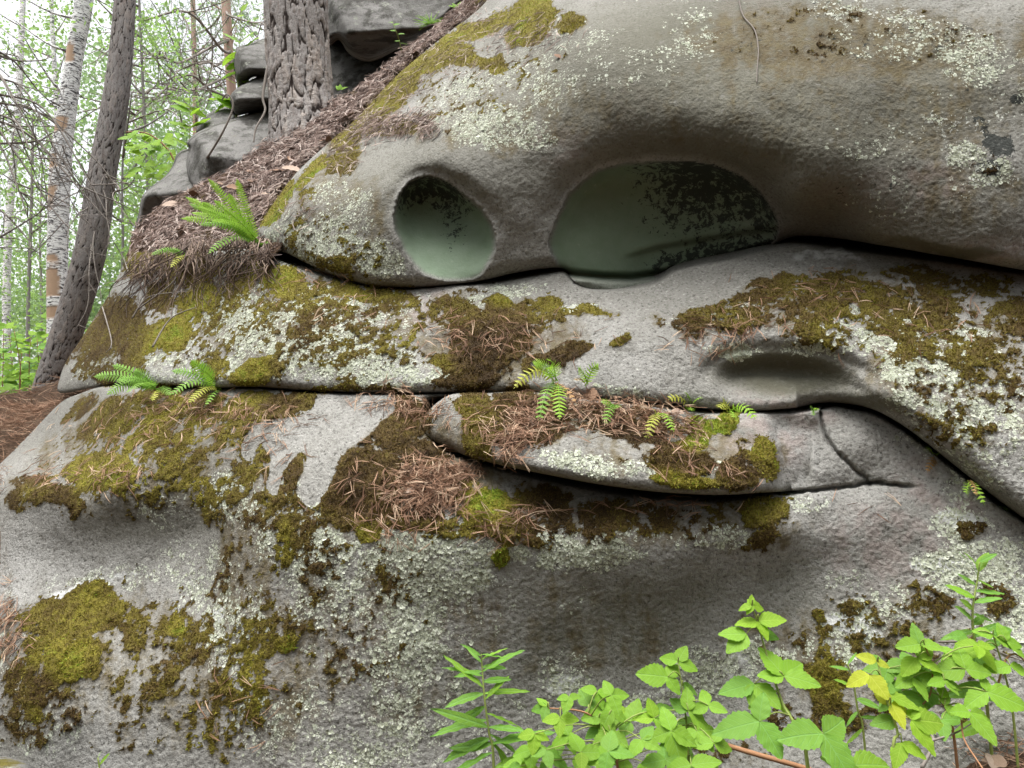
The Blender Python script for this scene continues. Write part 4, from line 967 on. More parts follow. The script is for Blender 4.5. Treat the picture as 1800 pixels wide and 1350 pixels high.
def tree(name, label, ax, w, y, bark, ells, leaf, size, dy=.8, peel=None, group='trees beyond the rock', aspect=.6, clump=14, spread=.16, n=60, sides=12):
    t = empty(name); tag(t, label, 'tree', group)
    P = thin_trunk(t, bark, ax, w, y, peel, n, sides)
    if ells:
        c = crown(t, crown_points(ells, y + .3, dy, clump=clump, spread=spread), size, leaf, aspect)
    # a few limbs that carry the crown
    for k in range(5):
        b = P[int(len(P) * (.55 + .08 * k))]
        d = np.array([random.uniform(-1, 1), random.uniform(-.6, .6), random.uniform(.2, .6)])
        pts = [b, b + d * .35, b + d * .8 + np.array([0, 0, .12])]
        V, F = tube(smooth_path(pts, 4), np.linspace(.018, .005, 9), 5); mesh_np('limb', V, F, bark, t)
    set_root(t, P[0])
    return t, P

tree('birch_tree', 'white birch with torn brown bark patches just behind the leaning pine', [(104,800),(101,560),(101,450),(106,300),(114,225),(131,100),(148,0),(160,-150),(170,-400)], [36,34,34,36,32,29,31,30,26], 7.4, M_BIRCH,
     [(120,-60,160,60,300),(240,60,70,70,260),(60,120,60,60,120)], M_LEAF_BIRCH, .055, 1.0,
     [(88,106,-.9,.2),(112,122,-.5,.4),(222,240,-.9,.6),(280,310,-.9,.1),(343,372,-.9,.1),(460,476,-.7,.5),(484,532,-.95,.55),(545,575,-.9,.4)], n=240, sides=28)
tree('birch_tree', 'slender spotted birch standing over the sunny shrubs', [(9,860),(11,640),(12,480),(19,340),(29,230),(36,100),(40,0),(46,-200)], [15,14,13,13,13,11,10,8], 13.0, M_BIRCH,
     [(60,60,50,50,120),(60,220,80,60,260),(30,330,60,60,240),(0,260,60,60,160)], M_LEAF_BIRCH, .07, 1.6, n=100, sides=14)
tree('birch_tree', 'very thin young birch beside the torn-bark birch', [(103,900),(102,500),(100,220),(96,120),(90,0),(84,-200)], [11,10,9,8,7,6], 11.0, M_BIRCH,
     [(60,30,70,50,260),(95,170,60,60,220)], M_LEAF_BIRCH, .06, 1.2, n=80, sides=12)
tree('pine_tree', 'straight pink-barked pine behind the stacked boulders', [(425,420),(412,220),(404,120),(397,0),(390,-200)], [19,18,17,17,15], 13.0, M_FARBARK,
     [(380,20,80,50,800),(330,110,70,50,700),(440,90,50,60,500),(370,180,60,50,600)], M_LEAF_PINE, .10, 1.5, aspect=.12, clump=40, spread=.14, n=60)
tree('pine_tree', 'narrow orange-barked pine seen between the dead branches', [(345,520),(344,240),(342,120),(339,0),(336,-200)], [11,10,9,9,8], 18.0, M_FARBARK,
     [(300,60,80,60,800),(350,0,80,40,600),(290,170,60,60,600)], M_LEAF_PINE, .13, 2.0, aspect=.12, clump=40, spread=.18, n=50)
tree('birch_tree', 'thin grey leafy tree close past the leaning pine', [(262,640),(257,430),(260,330),(254,210),(249,100),(244,-20),(240,-200)], [6,6,6,6,5,5,4], 9.5, M_GREYBARK,
     [(270,80,45,70,420),(285,190,60,60,420),(250,330,50,60,500),(230,420,40,50,400),(300,300,50,30,240)], M_LEAF_BIRCH, .05, 1.2, n=40, sides=8)
tree('birch_tree', 'spindly dark-stemmed tree in the gap beside the torn-bark birch', [(44,820),(48,640),(50,520),(53,430),(56,330),(58,200)], [7,7,6,6,5,4], 12.0, M_GREYBARK,
     [(50,440,50,70,520),(60,540,60,60,620),(40,300,50,60,420)], M_LEAF_BIRCH, .055, 1.4, n=40, sides=8)
tree('birch_tree', 'slim leafy tree filling the gap between leaning pine and dark boulder', [(214,720),(214,520),(216,420),(215,300),(224,180)], [5,5,5,4,4], 8.5, M_GREYBARK,
     [(225,450,22,70,460),(215,560,40,60,420),(235,360,26,50,300),(215,260,30,40,160)], M_LEAF_BIRCH, .045, .8, n=40, sides=8)
tree('birch_tree', 'far pale-stemmed tree under the sky gap above the sunny shrubs', [(70,820),(72,640),(73,520),(70,420),(74,300)], [5,5,5,4,3], 20.0, M_GREYBARK,
     [(70,500,60,60,500),(30,560,50,60,500),(110,420,50,70,500),(120,560,60,60,500)], M_LEAF_FAR, .09, 2.0, n=30, sides=8)
far_pts = np.concatenate([crown_points([(60,600,160,80,3400),(250,560,160,120,3200),(130,480,180,90,3000),(300,360,130,120,3400),(60,300,110,120,1300),(330,220,120,100,1500),(240,120,120,100,1200),(90,150,110,90,800),(430,60,60,80,350),(460,200,60,80,400)], yy, 3.0, clump=26, spread=.45) for yy in (24.0,)])
o = crown(None, far_pts, .17, M_LEAF_FAR, .6, 'distant_wood'); tag(o, 'hazy pale green mass of far-off forest foliage', 'foliage', kind='stuff')

# unseen wood added beside and behind the camera to cut low sky light
_r = np.random.default_rng(5)
pts = []
for k in range(46):
    a = R_(random.uniform(100, 440)); rad = random.uniform(6.5, 13)
    cx, cy = rad * math.cos(a), rad * math.sin(a) + 1.0
    if cy > 4 and cx < 3: continue
    hgt = random.uniform(5, 10); m = 130
    z = CAM_Z + _r.uniform(-1.2, hgt, m)
    pts.append(np.stack([cx + _r.normal(size=m) * 1.1, cy + _r.normal(size=m) * 1.1, z], -1))
o = crown(None, np.concatenate(pts), .75, M_LEAF_SHADING, .7, 'unseen_shading_wood'); tag(o, 'unseen leafy wood added around the camera to cut low light', 'foliage', kind='stuff')

# ------------------------------------------------------------------ dead lower branches
def twiggy(root, name, p0, p1, sag, r0, seed, n_side=9, mat=None, sub=3, sl=.32):
    """one dead branch with side twigs, one mesh"""
    q = np.random.default_rng(seed); p0 = np.array(p0); p1 = np.array(p1); L = np.linalg.norm(p1 - p0)
    mid = (p0 + p1) / 2 + np.array([0, 0, sag * L]) + q.normal(size=3) * .04 * L
    P = smooth_path([p0, p0 * .6 + mid * .4 + q.normal(size=3) * .02 * L, mid, mid * .4 + p1 * .6 + q.normal(size=3) * .03 * L, p1], 6)
    parts = [tube(P, np.linspace(r0, r0 * .2, len(P)), 5)]
    ax = (p1 - p0) / L
    for k in range(n_side):
        i = int(q.uniform(.2, .98) * (len(P) - 1)); b = P[i]
        d = ax * q.uniform(.3, 1) + q.normal(size=3) * .55; d /= np.linalg.norm(d); l = L * q.uniform(.4, 1.1) * sl
        t = smooth_path([b, b + d * l * .5 + q.normal(size=3) * .06 * l, b + d * l + np.array([0, 0, -.1 * l])], 3)
        parts.append(tube(t, np.linspace(r0 * .45, r0 * .12, len(t)), 4, False))
        for j in range(sub):
            bb = t[q.integers(1, len(t))]; dd = d + q.normal(size=3) * .7; dd /= np.linalg.norm(dd); ll = l * q.uniform(.25, .6)
            t2 = np.array([bb, bb + dd * ll * .5 + q.normal(size=3) * .05 * ll, bb + dd * ll])
            parts.append(tube(t2, np.linspace(r0 * .25, r0 * .1, 3), 3, False))
    V, F = merge(parts)
    return mesh_np(name, V, F, mat or M_TWIG, root)

t = empty('dead_spruce'); tag(t, 'dead spruce with bare grey drooping twigs in front of the birches', 'tree')
Pd = smooth_path([px(-70, 900, 4.1), px(-62, 500, 4.1), px(-50, 100, 4.1), px(-40, -250, 4.1)], 8)
V, F = tube(Pd, np.linspace(.06, .035, len(Pd)), 10); mesh_np('trunk', V, F, M_GREYBARK, t)
for k, (a, b, y1, sg) in enumerate([((-52,120),(120,310),3.7,.10),((-55,150),(205,330),4.3,.12),((-55,160),(150,420),3.8,.08),((-58,190),(90,300),3.6,.1),((-52,100),(70,330),4.4,.1),((-60,250),(120,260),3.9,.10),((-60,330),(60,440),3.9,.05),((-52,140),(190,380),4.0,.14),((-60,440),(105,345),4.2,-.06),((-50,60),(110,190),4.5,.1),((-55,200),(60,420),3.8,.12),((-53,130),(150,350),4.1,.2),((-56,170),(200,400),4.0,.10),((-50,80),(90,100),4.6,-.1)]):
    twiggy(t, 'dead_branch', px(a[0], a[1], 4.1), px(b[0], b[1], y1), sg, .009, 400 + k, 8, sub=3)
set_root(t, Pd[0])
# dead limbs of the far pines and of the leaning pine
for k, (a, b, y0, y1, sg, rr) in enumerate([((405,90),(205,5),13,9,.06,.03),((404,70),(250,92),13,9.5,-.05,.03),((404,100),(310,150),13,10,.05,.028),((408,130),(290,205),13,10,.02,.028),((410,175),(215,225),13,9,.05,.03),((398,20),(470,60),13,11,-.05,.025),((404,110),(455,130),13,11,.05,.02),((345,150),(250,190),18,13,0,.03),((343,60),(440,-10),18,14,0,.03),((343,100),(400,150),18,14,0,.03),((345,190),(215,160),18,12,.04,.03),((345,215),(430,160),18,13,.05,.03),((345,180),(420,205),18,13,.05,.03)]):
    root = [o for o in bpy.data.objects if o.name.startswith('pine_tree') and o.get('label', '').startswith('straight pink' if y0 == 13 else 'narrow orange')][0]
    b_ = twiggy(root, 'dead_branch', px(a[0], a[1], y0), px(b[0], b[1], y1), sg, rr, 500 + k, 9, sub=3); b_.location = -root.location
for k, (a, b, y1, sg) in enumerate([((168,400),(175,560),4.6,.05),((160,420),(135,575),4.5,.1),((180,330),(190,450),4.7,.1),((160,360),(120,420),4.6,.1),((185,310),(265,440),4.2,.06),((195,340),(262,265),4.4,-.1),((150,330),(60,400),4.5,.1)]):
    b_ = twiggy(T_lean, 'dead_branch', px(a[0], a[1], 4.95), px(b[0], b[1], y1), sg, .006, 600 + k, 5, sub=2, sl=.25); b_.location = -T_lean.location
# ------------------------------------------------------------------ leaves and plants
def plant_mat(name, c1, c2, vein, trans=.4):
    k = NT(name); A = k.attr('lf'); c = k.sep(A.outputs['Color'])   # along, across, side vein phase
    n = k.noise(55, 3, .6, k.coord())
    col = k.mix(n, c1, c2)
    sv = k.math('ABSOLUTE', k.math('SUBTRACT', k.math('FRACT', k.math('MULTIPLY', c[2], 7.0)), .5))
    v = k.math('MAXIMUM', k.step(.09, .02, sv), k.step(.07, .02, c[1]))
    oi = k.n.new('ShaderNodeObjectInfo'); col = k.mix(k.math('MULTIPLY', oi.outputs['Random'], .38), col, k.mix(n, (.05, .15, .03), (.30, .40, .04)))
    sp_ = k.step(.66, .72, k.noise(90, 2, .6, k.coord())); col = k.mix(k.math('MULTIPLY', sp_, .35), col, (.22, .20, .05))
    col = k.mix(k.math('MULTIPLY', v, .45), col, vein)
    return k.leafy(col, trans, .62, normal=k.bump(k.math('MULTIPLY', v, -1.0), .35, .003))
LM = [plant_mat('raspberry_leaf', (.165, .34, .022), (.25, .46, .036), (.26, .46, .12)),
      plant_mat('raspberry_leaf_deep', (.125, .29, .03), (.18, .38, .045), (.20, .40, .12)),
      plant_mat('raspberry_leaf_lime', (.22, .42, .025), (.33, .54, .035), (.42, .62, .10), .5),
      plant_mat('raspberry_leaf_yellow', (.42, .50, .03), (.58, .62, .04), (.6, .66, .12), .5)]
M_STEM = NT('green_stem'); M_STEM = M_STEM.finish(M_STEM.mix(M_STEM.noise(20, 2), (.16, .24, .05), (.28, .30, .09)), .6)
M_STEMR = NT('reddish_stem'); M_STEMR = M_STEMR.finish(M_STEMR.mix(M_STEMR.noise(25, 3), (.22, .10, .05), (.34, .19, .10)), .7)

def blade(kind, seed):
    """leaf of unit length along +x, facing +z"""
    q = np.random.default_rng(seed); n = {'ovate': 18, 'narrow': 9, 'broad': 14}[kind]
    x = np.linspace(0, 1, n)
    if kind == 'ovate': w = .36 * np.sin(np.pi * x ** .70) ** .85 * (1 - .25 * x); w[-1] = 0
    elif kind == 'broad': w = .46 * np.sin(np.pi * x ** .6) ** .7 * (1 - .3 * x); w[-1] = 0
    else: w = .085 * np.sin(np.pi * x ** .75) ** .8
    w[0] = .012
    ser = np.where(np.arange(n) % 2 == 1, 1.0, .885) if kind != 'narrow' else np.ones(n)
    rows = []; att = []
    bend = q.uniform(.12, .32); cup = q.uniform(.10, .45); tw = q.uniform(-.2, .2); sw = q.uniform(-.08, .08)
    for s, f in ((-1, 1.0), (-1, .5), (0, 0), (1, .5), (1, 1.0)):
        fw = w * f * (ser if f == 1.0 else 1)
        y = s * fw; xx = x + (.035 * ser * f if f == 1.0 else 0) * (w > 0.02)
        z = -bend * x ** 2 * .6 + cup * np.abs(y) * (.9 if kind != 'narrow' else .5) + tw * y * x + .016 * np.sin(x * 22 + q.uniform(0, 6)) * f - .05 * f * f * w
        rows.append(np.stack([xx, y + sw * x * x, z], -1)); att.append(np.stack([x, np.full(n, f) * (w / .3), np.clip(x - .35 * f * w / .36, 0, 1), np.ones(n)], -1))
    V = np.stack(rows, 1).reshape(-1, 3); a = np.stack(att, 1).reshape(-1, 4)
    i = np.arange(n - 1)[:, None]; j = np.arange(4)[None, :]
    F = np.stack(np.broadcast_arrays(i * 5 + j, (i + 1) * 5 + j, (i + 1) * 5 + j + 1, i * 5 + j + 1), -1).reshape(-1, 4)
    return V, F, a
BL = {}
def blade_mesh(kind, var, m):
    key = (kind, var, m)
    if key not in BL:
        V, F, a = blade(kind, 900 + var * 7)
        o = mesh_np('leaflet', V, F, LM[m], attrs={'lf': a}); BL[key] = o.data; bpy.data.objects.remove(o)
    return BL[key]

def basis(d_img, n):
    n = np.asarray(n, float); n /= np.linalg.norm(n)
    d = np.asarray(d_img, float); d = d - n * (d @ n); d /= np.linalg.norm(d)
    return d, np.cross(n, d), n

PR = random.Random(21)
def put_leaf(name, parent, root_loc, p, ang, length, m, kind='ovate', n=None, wide=1.0):
    """leaf at p pointing along the picture angle ang (degrees, counter-clockwise), length in metres"""
    a = R_(ang)
    if n is None: n = (PR.uniform(-.35, .35) + .15 * math.cos(a), PR.uniform(-.95, -.45), PR.uniform(.45, .95) + .25 * math.sin(a) * 0)
    d, s, nn = basis((math.cos(a), -.12, math.sin(a)), n)
    o = bpy.data.objects.new(name, blade_mesh(kind, PR.randrange(5), m)); COL.objects.link(o)
    M = Matrix(((d[0], s[0], nn[0], 0), (d[1], s[1], nn[1], 0), (d[2], s[2], nn[2], 0), (0, 0, 0, 1))) @ Matrix.Diagonal((length, length * wide, length, 1))
    M.translation = Vector(p) - Vector(root_loc)
    o.parent = parent; o.matrix_local = M
    return o

def stem_obj(name, root, path, r0, r1, mat, sides=6):
    P = smooth_path(path, 5); V, F = tube(P, np.linspace(r0, r1, len(P)), sides)
    o = mesh_np(name, V - np.array(root.location), F, mat, root); return P

class Plant:
    def __init__(s, name, label, base, cat='plant', group=None):
        s.root = empty(name, tuple(base)); tag(s.root, label, cat, group)
    def stem(s, pts, r0=.003, r1=.0015, mat=None):
        s.P = stem_obj('stem', s.root, pts, r0, r1, mat or M_STEM); return s.P
    def compound(s, u, v, y, leaflets, m=0, wide=1.0, to=None):
        """a compound leaf: its stalk is the part, each leaflet a sub-part; lengths in pixels"""
        j = px(u, v, y)
        if to is None: to = s.P[np.argmin(np.linalg.norm(s.P - j, axis=1) + .15 * (s.P[:, 2] > j[2] + .01))]
        mid = (np.array(to) + j) / 2 + np.array([0, -.004, .010])
        Pp = smooth_path([to, mid, j], 4); V, F = tube(Pp, np.linspace(.0014, .0009, len(Pp)), 4)
        st = mesh_np('leaf', V - np.array(s.root.location), F, M_STEM, s.root)
        for ang, L in leaflets:
            mm = m if PR.random() < .75 else PR.choice([0, 1, m])
            put_leaf('leaflet', st, s.root.location, j, ang + PR.uniform(-6, 6), L * y / FPX * PR.uniform(.85, 1.15), mm, 'ovate', None, wide * PR.uniform(.95, 1.2))

def terz(x, y): return float(terrain_n(np.array([x]), np.array([y]))[0])
def foot(u, v, y):
    p = px(u, v, y); p[2] = min(p[2], terz(p[0], p[1]) - .01); return p

# tall raspberry shoot with the big leaves
Y = 1.20
pl = Plant('raspberry_plant', 'tall raspberry shoot with the largest leaves and a pale tip', foot(1430, 1420, Y))
pl.stem([foot(1430, 1420, Y), px(1420, 1350, Y), px(1397, 1275, Y), px(1375, 1235, Y + .02), px(1352, 1165, Y + .04), px(1336, 1110, Y + .05), px(1322, 1064, Y + .05)], .0032, .0012)
for a in [(1322,1064,Y+.05,[(168,24),(62,22),(12,26),(240,18),(110,16)],2),(1333,1092,Y+.05,[(192,40),(268,34),(14,42)],2),(1312,1114,Y+.04,[(174,46),(232,52)],0),(1338,1112,Y+.06,[(335,34)],1),(1378,1188,Y+.02,[(96,54),(178,52),(345,62),(42,58)],0),
          (1326,1202,Y+.03,[(174,56),(252,42),(300,50)],0),(1335,1268,Y-.02,[(188,94),(84,54),(288,60)],1),(1447,1290,Y-.04,[(172,84),(38,74),(286,88)],1),(1352,1226,Y+.03,[(335,46),(210,40)],2),(1500,1345,Y-.05,[(20,70),(150,60),(270,60)],0)]:
    pl.compound(*a)
# low raspberry thicket
Y = 1.42
pl = Plant('raspberry_plant', 'low spreading raspberry clump with many small leaves beside the willowherb', foot(1080, 1440, Y))
pl.stem([foot(1080, 1440, Y), px(1085, 1340, Y), px(1050, 1270, Y), px(1020, 1250, Y), px(965, 1245, Y)], .003, .0012, M_STEMR)
TH = [(1035,1242,40),(1075,1222,36),(962,1242,34),(1000,1292,42),(1108,1268,46),(1062,1275,42),(1022,1322,46),(1098,1332,48),(940,1290,36),(968,1330,40),(1062,1335,42),(935,1318,36),(985,1262,34),(1050,1215,32),(1128,1300,40),(1010,1350,44),(1140,1345,44),(1085,1245,36),(925,1345,40),(1000,1225,26)]
for k, (u, v, L) in enumerate(TH):
    a0 = PR.choice([200, 330, 260, 170, 10]) + PR.uniform(-20, 20)
    pl.compound(u, v, Y + PR.uniform(-.08, .05), [(a0, L), (a0 + PR.uniform(75, 105), L * .85), (a0 - PR.uniform(75, 105), L * .85)], PR.choice([0, 0, 0, 2, 1]))
for j in range(10):
    a0 = PR.uniform(150, 390); L = PR.uniform(32, 46); u = PR.uniform(915, 1290); v = PR.uniform(1270 - 30 * math.sin((u - 915) / 375 * 3.1), 1365)
    pl.compound(u, v, Y + PR.uniform(-.12, .06), [(a0, L), (a0 + 90, L * .85), (a0 - 90, L * .85)], PR.choice([0, 0, 1, 2]))
pl = Plant('raspberry_plant', 'upright raspberry sprig standing alone above the low clump', foot(1215, 1430, 1.44))
pl.stem([foot(1215, 1430, 1.44), px(1210, 1330, 1.44), px(1203, 1240, 1.44), px(1192, 1165, 1.45)], .0026, .0011)
for a in [(1192,1163,1.45,[(62,40),(142,34),(346,34)],0),(1174,1190,1.44,[(166,52),(70,36),(288,38)],0),(1200,1205,1.45,[(340,30),(20,20)],1),(1210,1250,1.42,[(150,40),(80,42),(340,44)],0),(1180,1285,1.38,[(185,46),(95,44),(350,48),(280,52)],0),(1150,1262,1.42,[(170,42),(80,34),(300,40)],2),
          (1225,1285,1.40,[(20,44),(190,40),(290,42)],0),(1255,1305,1.38,[(175,44),(80,30),(350,42)],0),(1245,1240,1.42,[(110,36),(200,34),(340,38)],0),(1170,1335,1.36,[(200,44),(100,36),(330,46)],1),(1215,1345,1.34,[(170,50),(20,46)],0)]:
    pl.compound(*a)
# raspberry at the right foot
Y = 1.42
pl = Plant('raspberry_plant', 'broad raspberry bush over the dry leaf litter by the rock foot', foot(1690, 1400, Y))
pl.stem([foot(1690, 1400, Y), px(1680, 1320, Y), px(1665, 1240, Y), px(1650, 1190, Y), px(1625, 1135, Y)], .003, .0012, M_STEMR)
for a in [(1617,1132,1.42,[(98,38),(188,40),(352,48)],0),(1592,1165,1.44,[(190,40),(300,46),(100,26)],1),(1605,1190,1.42,[(200,40),(280,40),(350,42)],0),(1697,1176,1.40,[(172,48),(356,42),(84,40)],0),(1660,1196,1.40,[(112,30),(352,38),(292,28),(200,34)],0),
          (1735,1216,1.38,[(66,38),(198,44),(332,58)],0),(1705,1252,1.36,[(338,44),(168,40),(290,58)],0),(1655,1265,1.38,[(180,50),(20,44),(270,36)],1),(1640,1210,1.44,[(250,36),(160,30)],1),(1680,1150,1.44,[(120,38),(210,40),(20,36)],0),(1560,1175,1.44,[(150,36),(240,40),(330,36)],1),
          (1585,1215,1.42,[(200,42),(110,34),(310,46)],1),(1720,1135,1.42,[(250,38),(160,40),(20,30)],2),(1660,1240,1.40,[(80,34),(300,34)],0),(1655,1226,1.40,[(60,28)],2)]:
    pl.compound(*a)
for j in range(5):
    a0 = PR.uniform(150, 390); L = PR.uniform(34, 46)
    pl.compound(PR.uniform(1590, 1800), PR.uniform(1130, 1225), 1.46 + PR.uniform(-.05, .05), [(a0, L), (a0 + 90, L * .85), (a0 - 90, L * .85)], PR.choice([0, 0, 1, 2]))
# young yellow shoot
pl = Plant('raspberry_plant', 'young yellow-green raspberry shoot with wilting bright leaves', foot(1572, 1420, 1.24))
pl.stem([foot(1572, 1420, 1.24), px(1570, 1340, 1.24), px(1578, 1290, 1.25), px(1560, 1235, 1.26), px(1543, 1165, 1.28)], .003, .0014)
for a in [(1541,1162,1.28,[(52,30),(152,30),(320,22)],3),(1528,1186,1.27,[(182,38),(300,42)],3),(1566,1238,1.26,[(122,34),(205,28),(350,42),(272,44)],3),(1602,1266,1.25,[(4,72),(92,32),(280,58)],2),(1560,1220,1.27,[(330,52),(60,30)],2),(1585,1305,1.24,[(250,46),(310,40)],2),(1575,1265,1.26,[(190,40)],0)]:
    pl.compound(*a)
pl = Plant('raspberry_plant', 'leafy raspberry growth low under the tall willowherb by the rock', foot(1790, 1350, 1.46))
pl.stem([foot(1790, 1350, 1.46), px(1780, 1250, 1.46), px(1765, 1180, 1.46), px(1745, 1115, 1.46)], .0026, .0012)
for a in [(1745,1115,1.46,[(28,40),(330,50),(172,38)],0),(1770,1128,1.45,[(350,30),(300,40),(100,30)],0),(1722,1140,1.44,[(190,34),(300,38),(60,26)],2),(1775,1170,1.44,[(200,44),(340,40)],0),(1700,1120,1.47,[(160,34),(240,30)],1)]:
    pl.compound(*a)

# willowherb: narrow leaves all the way up the stem
def willowherb(label, path, n, L, seed, m=1, top=True, wide=1.0, r0=.0032, name='willowherb', droop=0):
    q = random.Random(seed); base = path[0]
    w = Plant(name, label, base); P = w.stem(path, r0, .0012)
    i0 = int(len(P) * .12)
    for k in range(n):
        t = k / (n - 1); p = P[min(len(P) - 1, int(i0 + (len(P) - 1 - i0) * t))]
        side = 1 if k % 2 else -1
        ang = (90 - side * (q.uniform(48, 112) - 48 * max(0, t - .55) * 2 + droop))
        put_leaf('leaf', w.root, w.root.location, p, ang, L * (1.05 - .55 * t ** 2) * q.uniform(.7, 1.3), m if q.random() < .7 else 0, 'narrow', (q.uniform(-.7, .7), q.uniform(-1, -.1), q.uniform(.2, 1)), wide * q.uniform(.9, 1.6))
    return w
willowherb('slender willowherb with narrow arching leaves standing clear of the rock foot', [foot(872, 1440, 1.5), px(868, 1350, 1.5), px(860, 1290, 1.5), px(852, 1230, 1.5), px(848, 1180, 1.51), px(846, 1150, 1.51)], 28, .102, 31)
willowherb('tall willowherb rising above the raspberry bush against pale lichen', [foot(1745, 1330, 1.5), px(1730, 1200, 1.5), px(1712, 1120, 1.5), px(1710, 1070, 1.5), px(1718, 1020, 1.51), px(1722, 988, 1.51)], 22, .066, 33, 1, wide=1.6)
willowherb('thin sparse willowherb between the tall raspberry and the yellow shoot', [foot(1528, 1400, 1.33), px(1520, 1310, 1.33), px(1508, 1250, 1.33), px(1500, 1200, 1.33), px(1490, 1168, 1.33)], 10, .045, 35, 1, wide=1.2, r0=.002)
willowherb('small pale willowherb tip at the foot of the lower rock', [px(180, 1480, 1.55), px(178, 1380, 1.55), px(172, 1332, 1.55)], 9, .045, 37, 0, wide=1.3)
willowherb('leafy willowherb growing in front of the pink pine trunk', [px(414, 215, 3.95), px(418, 150, 3.95), px(421, 90, 3.95), px(424, 20, 3.95)], 24, .15, 39, 2, wide=2.0)
willowherb('willowherb beside the orange pine trunk above the pale boulder', [px(332, 262, 3.9), px(334, 225, 3.9), px(334, 190, 3.9), px(333, 158, 3.9)], 18, .12, 41, 2, wide=2.0)

# sapling with broad bright leaves by the leaning pine
sp = Plant('maple_sapling', 'sapling with broad sunlit yellow-green leaves beside the pale boulder', px(330, 420, 4.4), 'tree')
sp.stem([px(330, 420, 4.4), px(318, 330, 4.4), px(300, 270, 4.4), px(262, 236, 4.4), px(222, 232, 4.4)], .008, .003, M_STEMR)
for k in range(80):
    u, v = PR.uniform(222, 322), PR.uniform(228, 308)
    p = px(u, v, 4.4 + PR.uniform(-.25, .25))
    put_leaf('leaf', sp.root, sp.root.location, p, PR.uniform(180, 360), PR.uniform(.045, .08), PR.choice([2, 2, 0]), 'broad', None, 1.1)

# sunny shrubs in the clearing
for k in range(13):
    u = -20 + 9.0 * k + PR.uniform(-5, 5); v = PR.uniform(560, 640) + .25 * max(0, 60 - u); y = PR.uniform(5.8, 8.5)
    b = px(u + PR.uniform(-8, 8), 730, y)
    b[2] = min(b[2], terz(b[0], b[1])) - .02
    sh = Plant('shrub', 'sunlit bright green shrub growing under the birches', b, 'shrub', 'shrubs under the birches')
    tp = px(u, v, y)
    P_ = sh.stem([b, (b * .5 + tp * .5) + np.array([PR.uniform(-.05, .05), 0, 0]), tp], .006, .002, M_STEMR)
    for j in range(30):
        p = P_[PR.randrange(3, len(P_))] + np.array([PR.gauss(0, .10), PR.gauss(0, .10), PR.gauss(0, .05)])
        put_leaf('leaf', sh.root, sh.root.location, p, PR.uniform(-30, 210), PR.uniform(.05, .11), PR.choice([2, 0, 0, 2, 1]), 'broad', (PR.uniform(-.4, .4), PR.uniform(-.8, -.1), PR.uniform(.4, 1)))

# ------------------------------------------------------------------ ferns
M_FERN = plant_mat('fern_green', (.10, .27, .02), (.17, .38, .03), (.28, .48, .10), .4)
M_FERNB = plant_mat('fern_bright', (.20, .44, .02), (.30, .56, .03), (.4, .6, .10), .5)
M_FERNY = plant_mat('fern_yellowing', (.36, .44, .05), (.50, .50, .06), (.5, .5, .12), .4)
M_FERND = plant_mat('fern_dry', (.24, .11, .04), (.36, .19, .07), (.4, .25, .12), .2)
def frond(root, base, tip, width, pairs, mat, arch=.22, face=(0, -.8, .55), seed=0, taper=.85):
    """one fern frond as a mesh: rachis and paired, drooping pinnae"""
    q = np.random.default_rng(seed); base = np.array(base); tip = np.array(tip); L = np.linalg.norm(tip - base)
    mid = (base + tip) / 2 + np.array([0, -.06 * L, arch * L])
    P = smooth_path([base, base * .55 + mid * .45 + np.array([0, 0, arch * .25 * L]), mid, mid * .4 + tip * .6 + np.array([0, 0, arch * .2 * L]), tip], 6)
    T, _, _ = frames(P); n = np.array(face, float); n /= np.linalg.norm(n)
    parts = [tube(P, np.linspace(.0013, .0005, len(P)), 4, False)]; ats = [np.zeros((len(P) * 4, 4))]
    ts = np.linspace(.16, .985, pairs)
    for t in ts:
        f = t * (len(P) - 1); i = int(min(f, len(P) - 2)); p = P[i] * (1 - (f - i)) + P[i + 1] * (f - i); tg = T[i]
        sd = np.cross(tg, n); sd /= np.linalg.norm(sd); nn = np.cross(sd, tg)
        w = width * (np.sin(np.pi * min(1, (t + .10) * .82)) ** .6) * (1 - .35 * t) * (1 if t < taper else max(.12, (1 - t) / (1 - taper)))
        pw = L * .84 / pairs * .72
        for s in (-1, 1):
            d = s * sd * .93 + tg * .34; d /= np.linalg.norm(d); lw = w * q.uniform(.88, 1.1); dr = q.uniform(.1, .35)
            xs = np.array([0, .35, .7, 1.0]); hw = np.array([.55, .5, .36, .06]) * pw
            c = p[None] + d[None] * (xs * lw)[:, None] - nn[None] * (dr * lw * xs ** 2)[:, None]
            e = tg[None] * hw[:, None] + nn[None] * (.10 * hw)[:, None]
            V = np.stack([c - e, c, c + e], 1).reshape(-1, 3)
            F = np.array([[r * 3 + a, r * 3 + a + 1, (r + 1) * 3 + a + 1, (r + 1) * 3 + a] for r in range(3) for a in range(2)])
            parts.append((V, [F])); at = np.zeros((12, 4)); at[:, 0] = np.repeat(xs, 3); at[:, 1] = np.tile([1, 0, 1], 4); at[:, 2] = .07; ats.append(at)
    V, F = merge(parts)
    return mesh_np('frond', V - np.array(root.location), F, mat, root, attrs={'lf': np.concatenate(ats)})

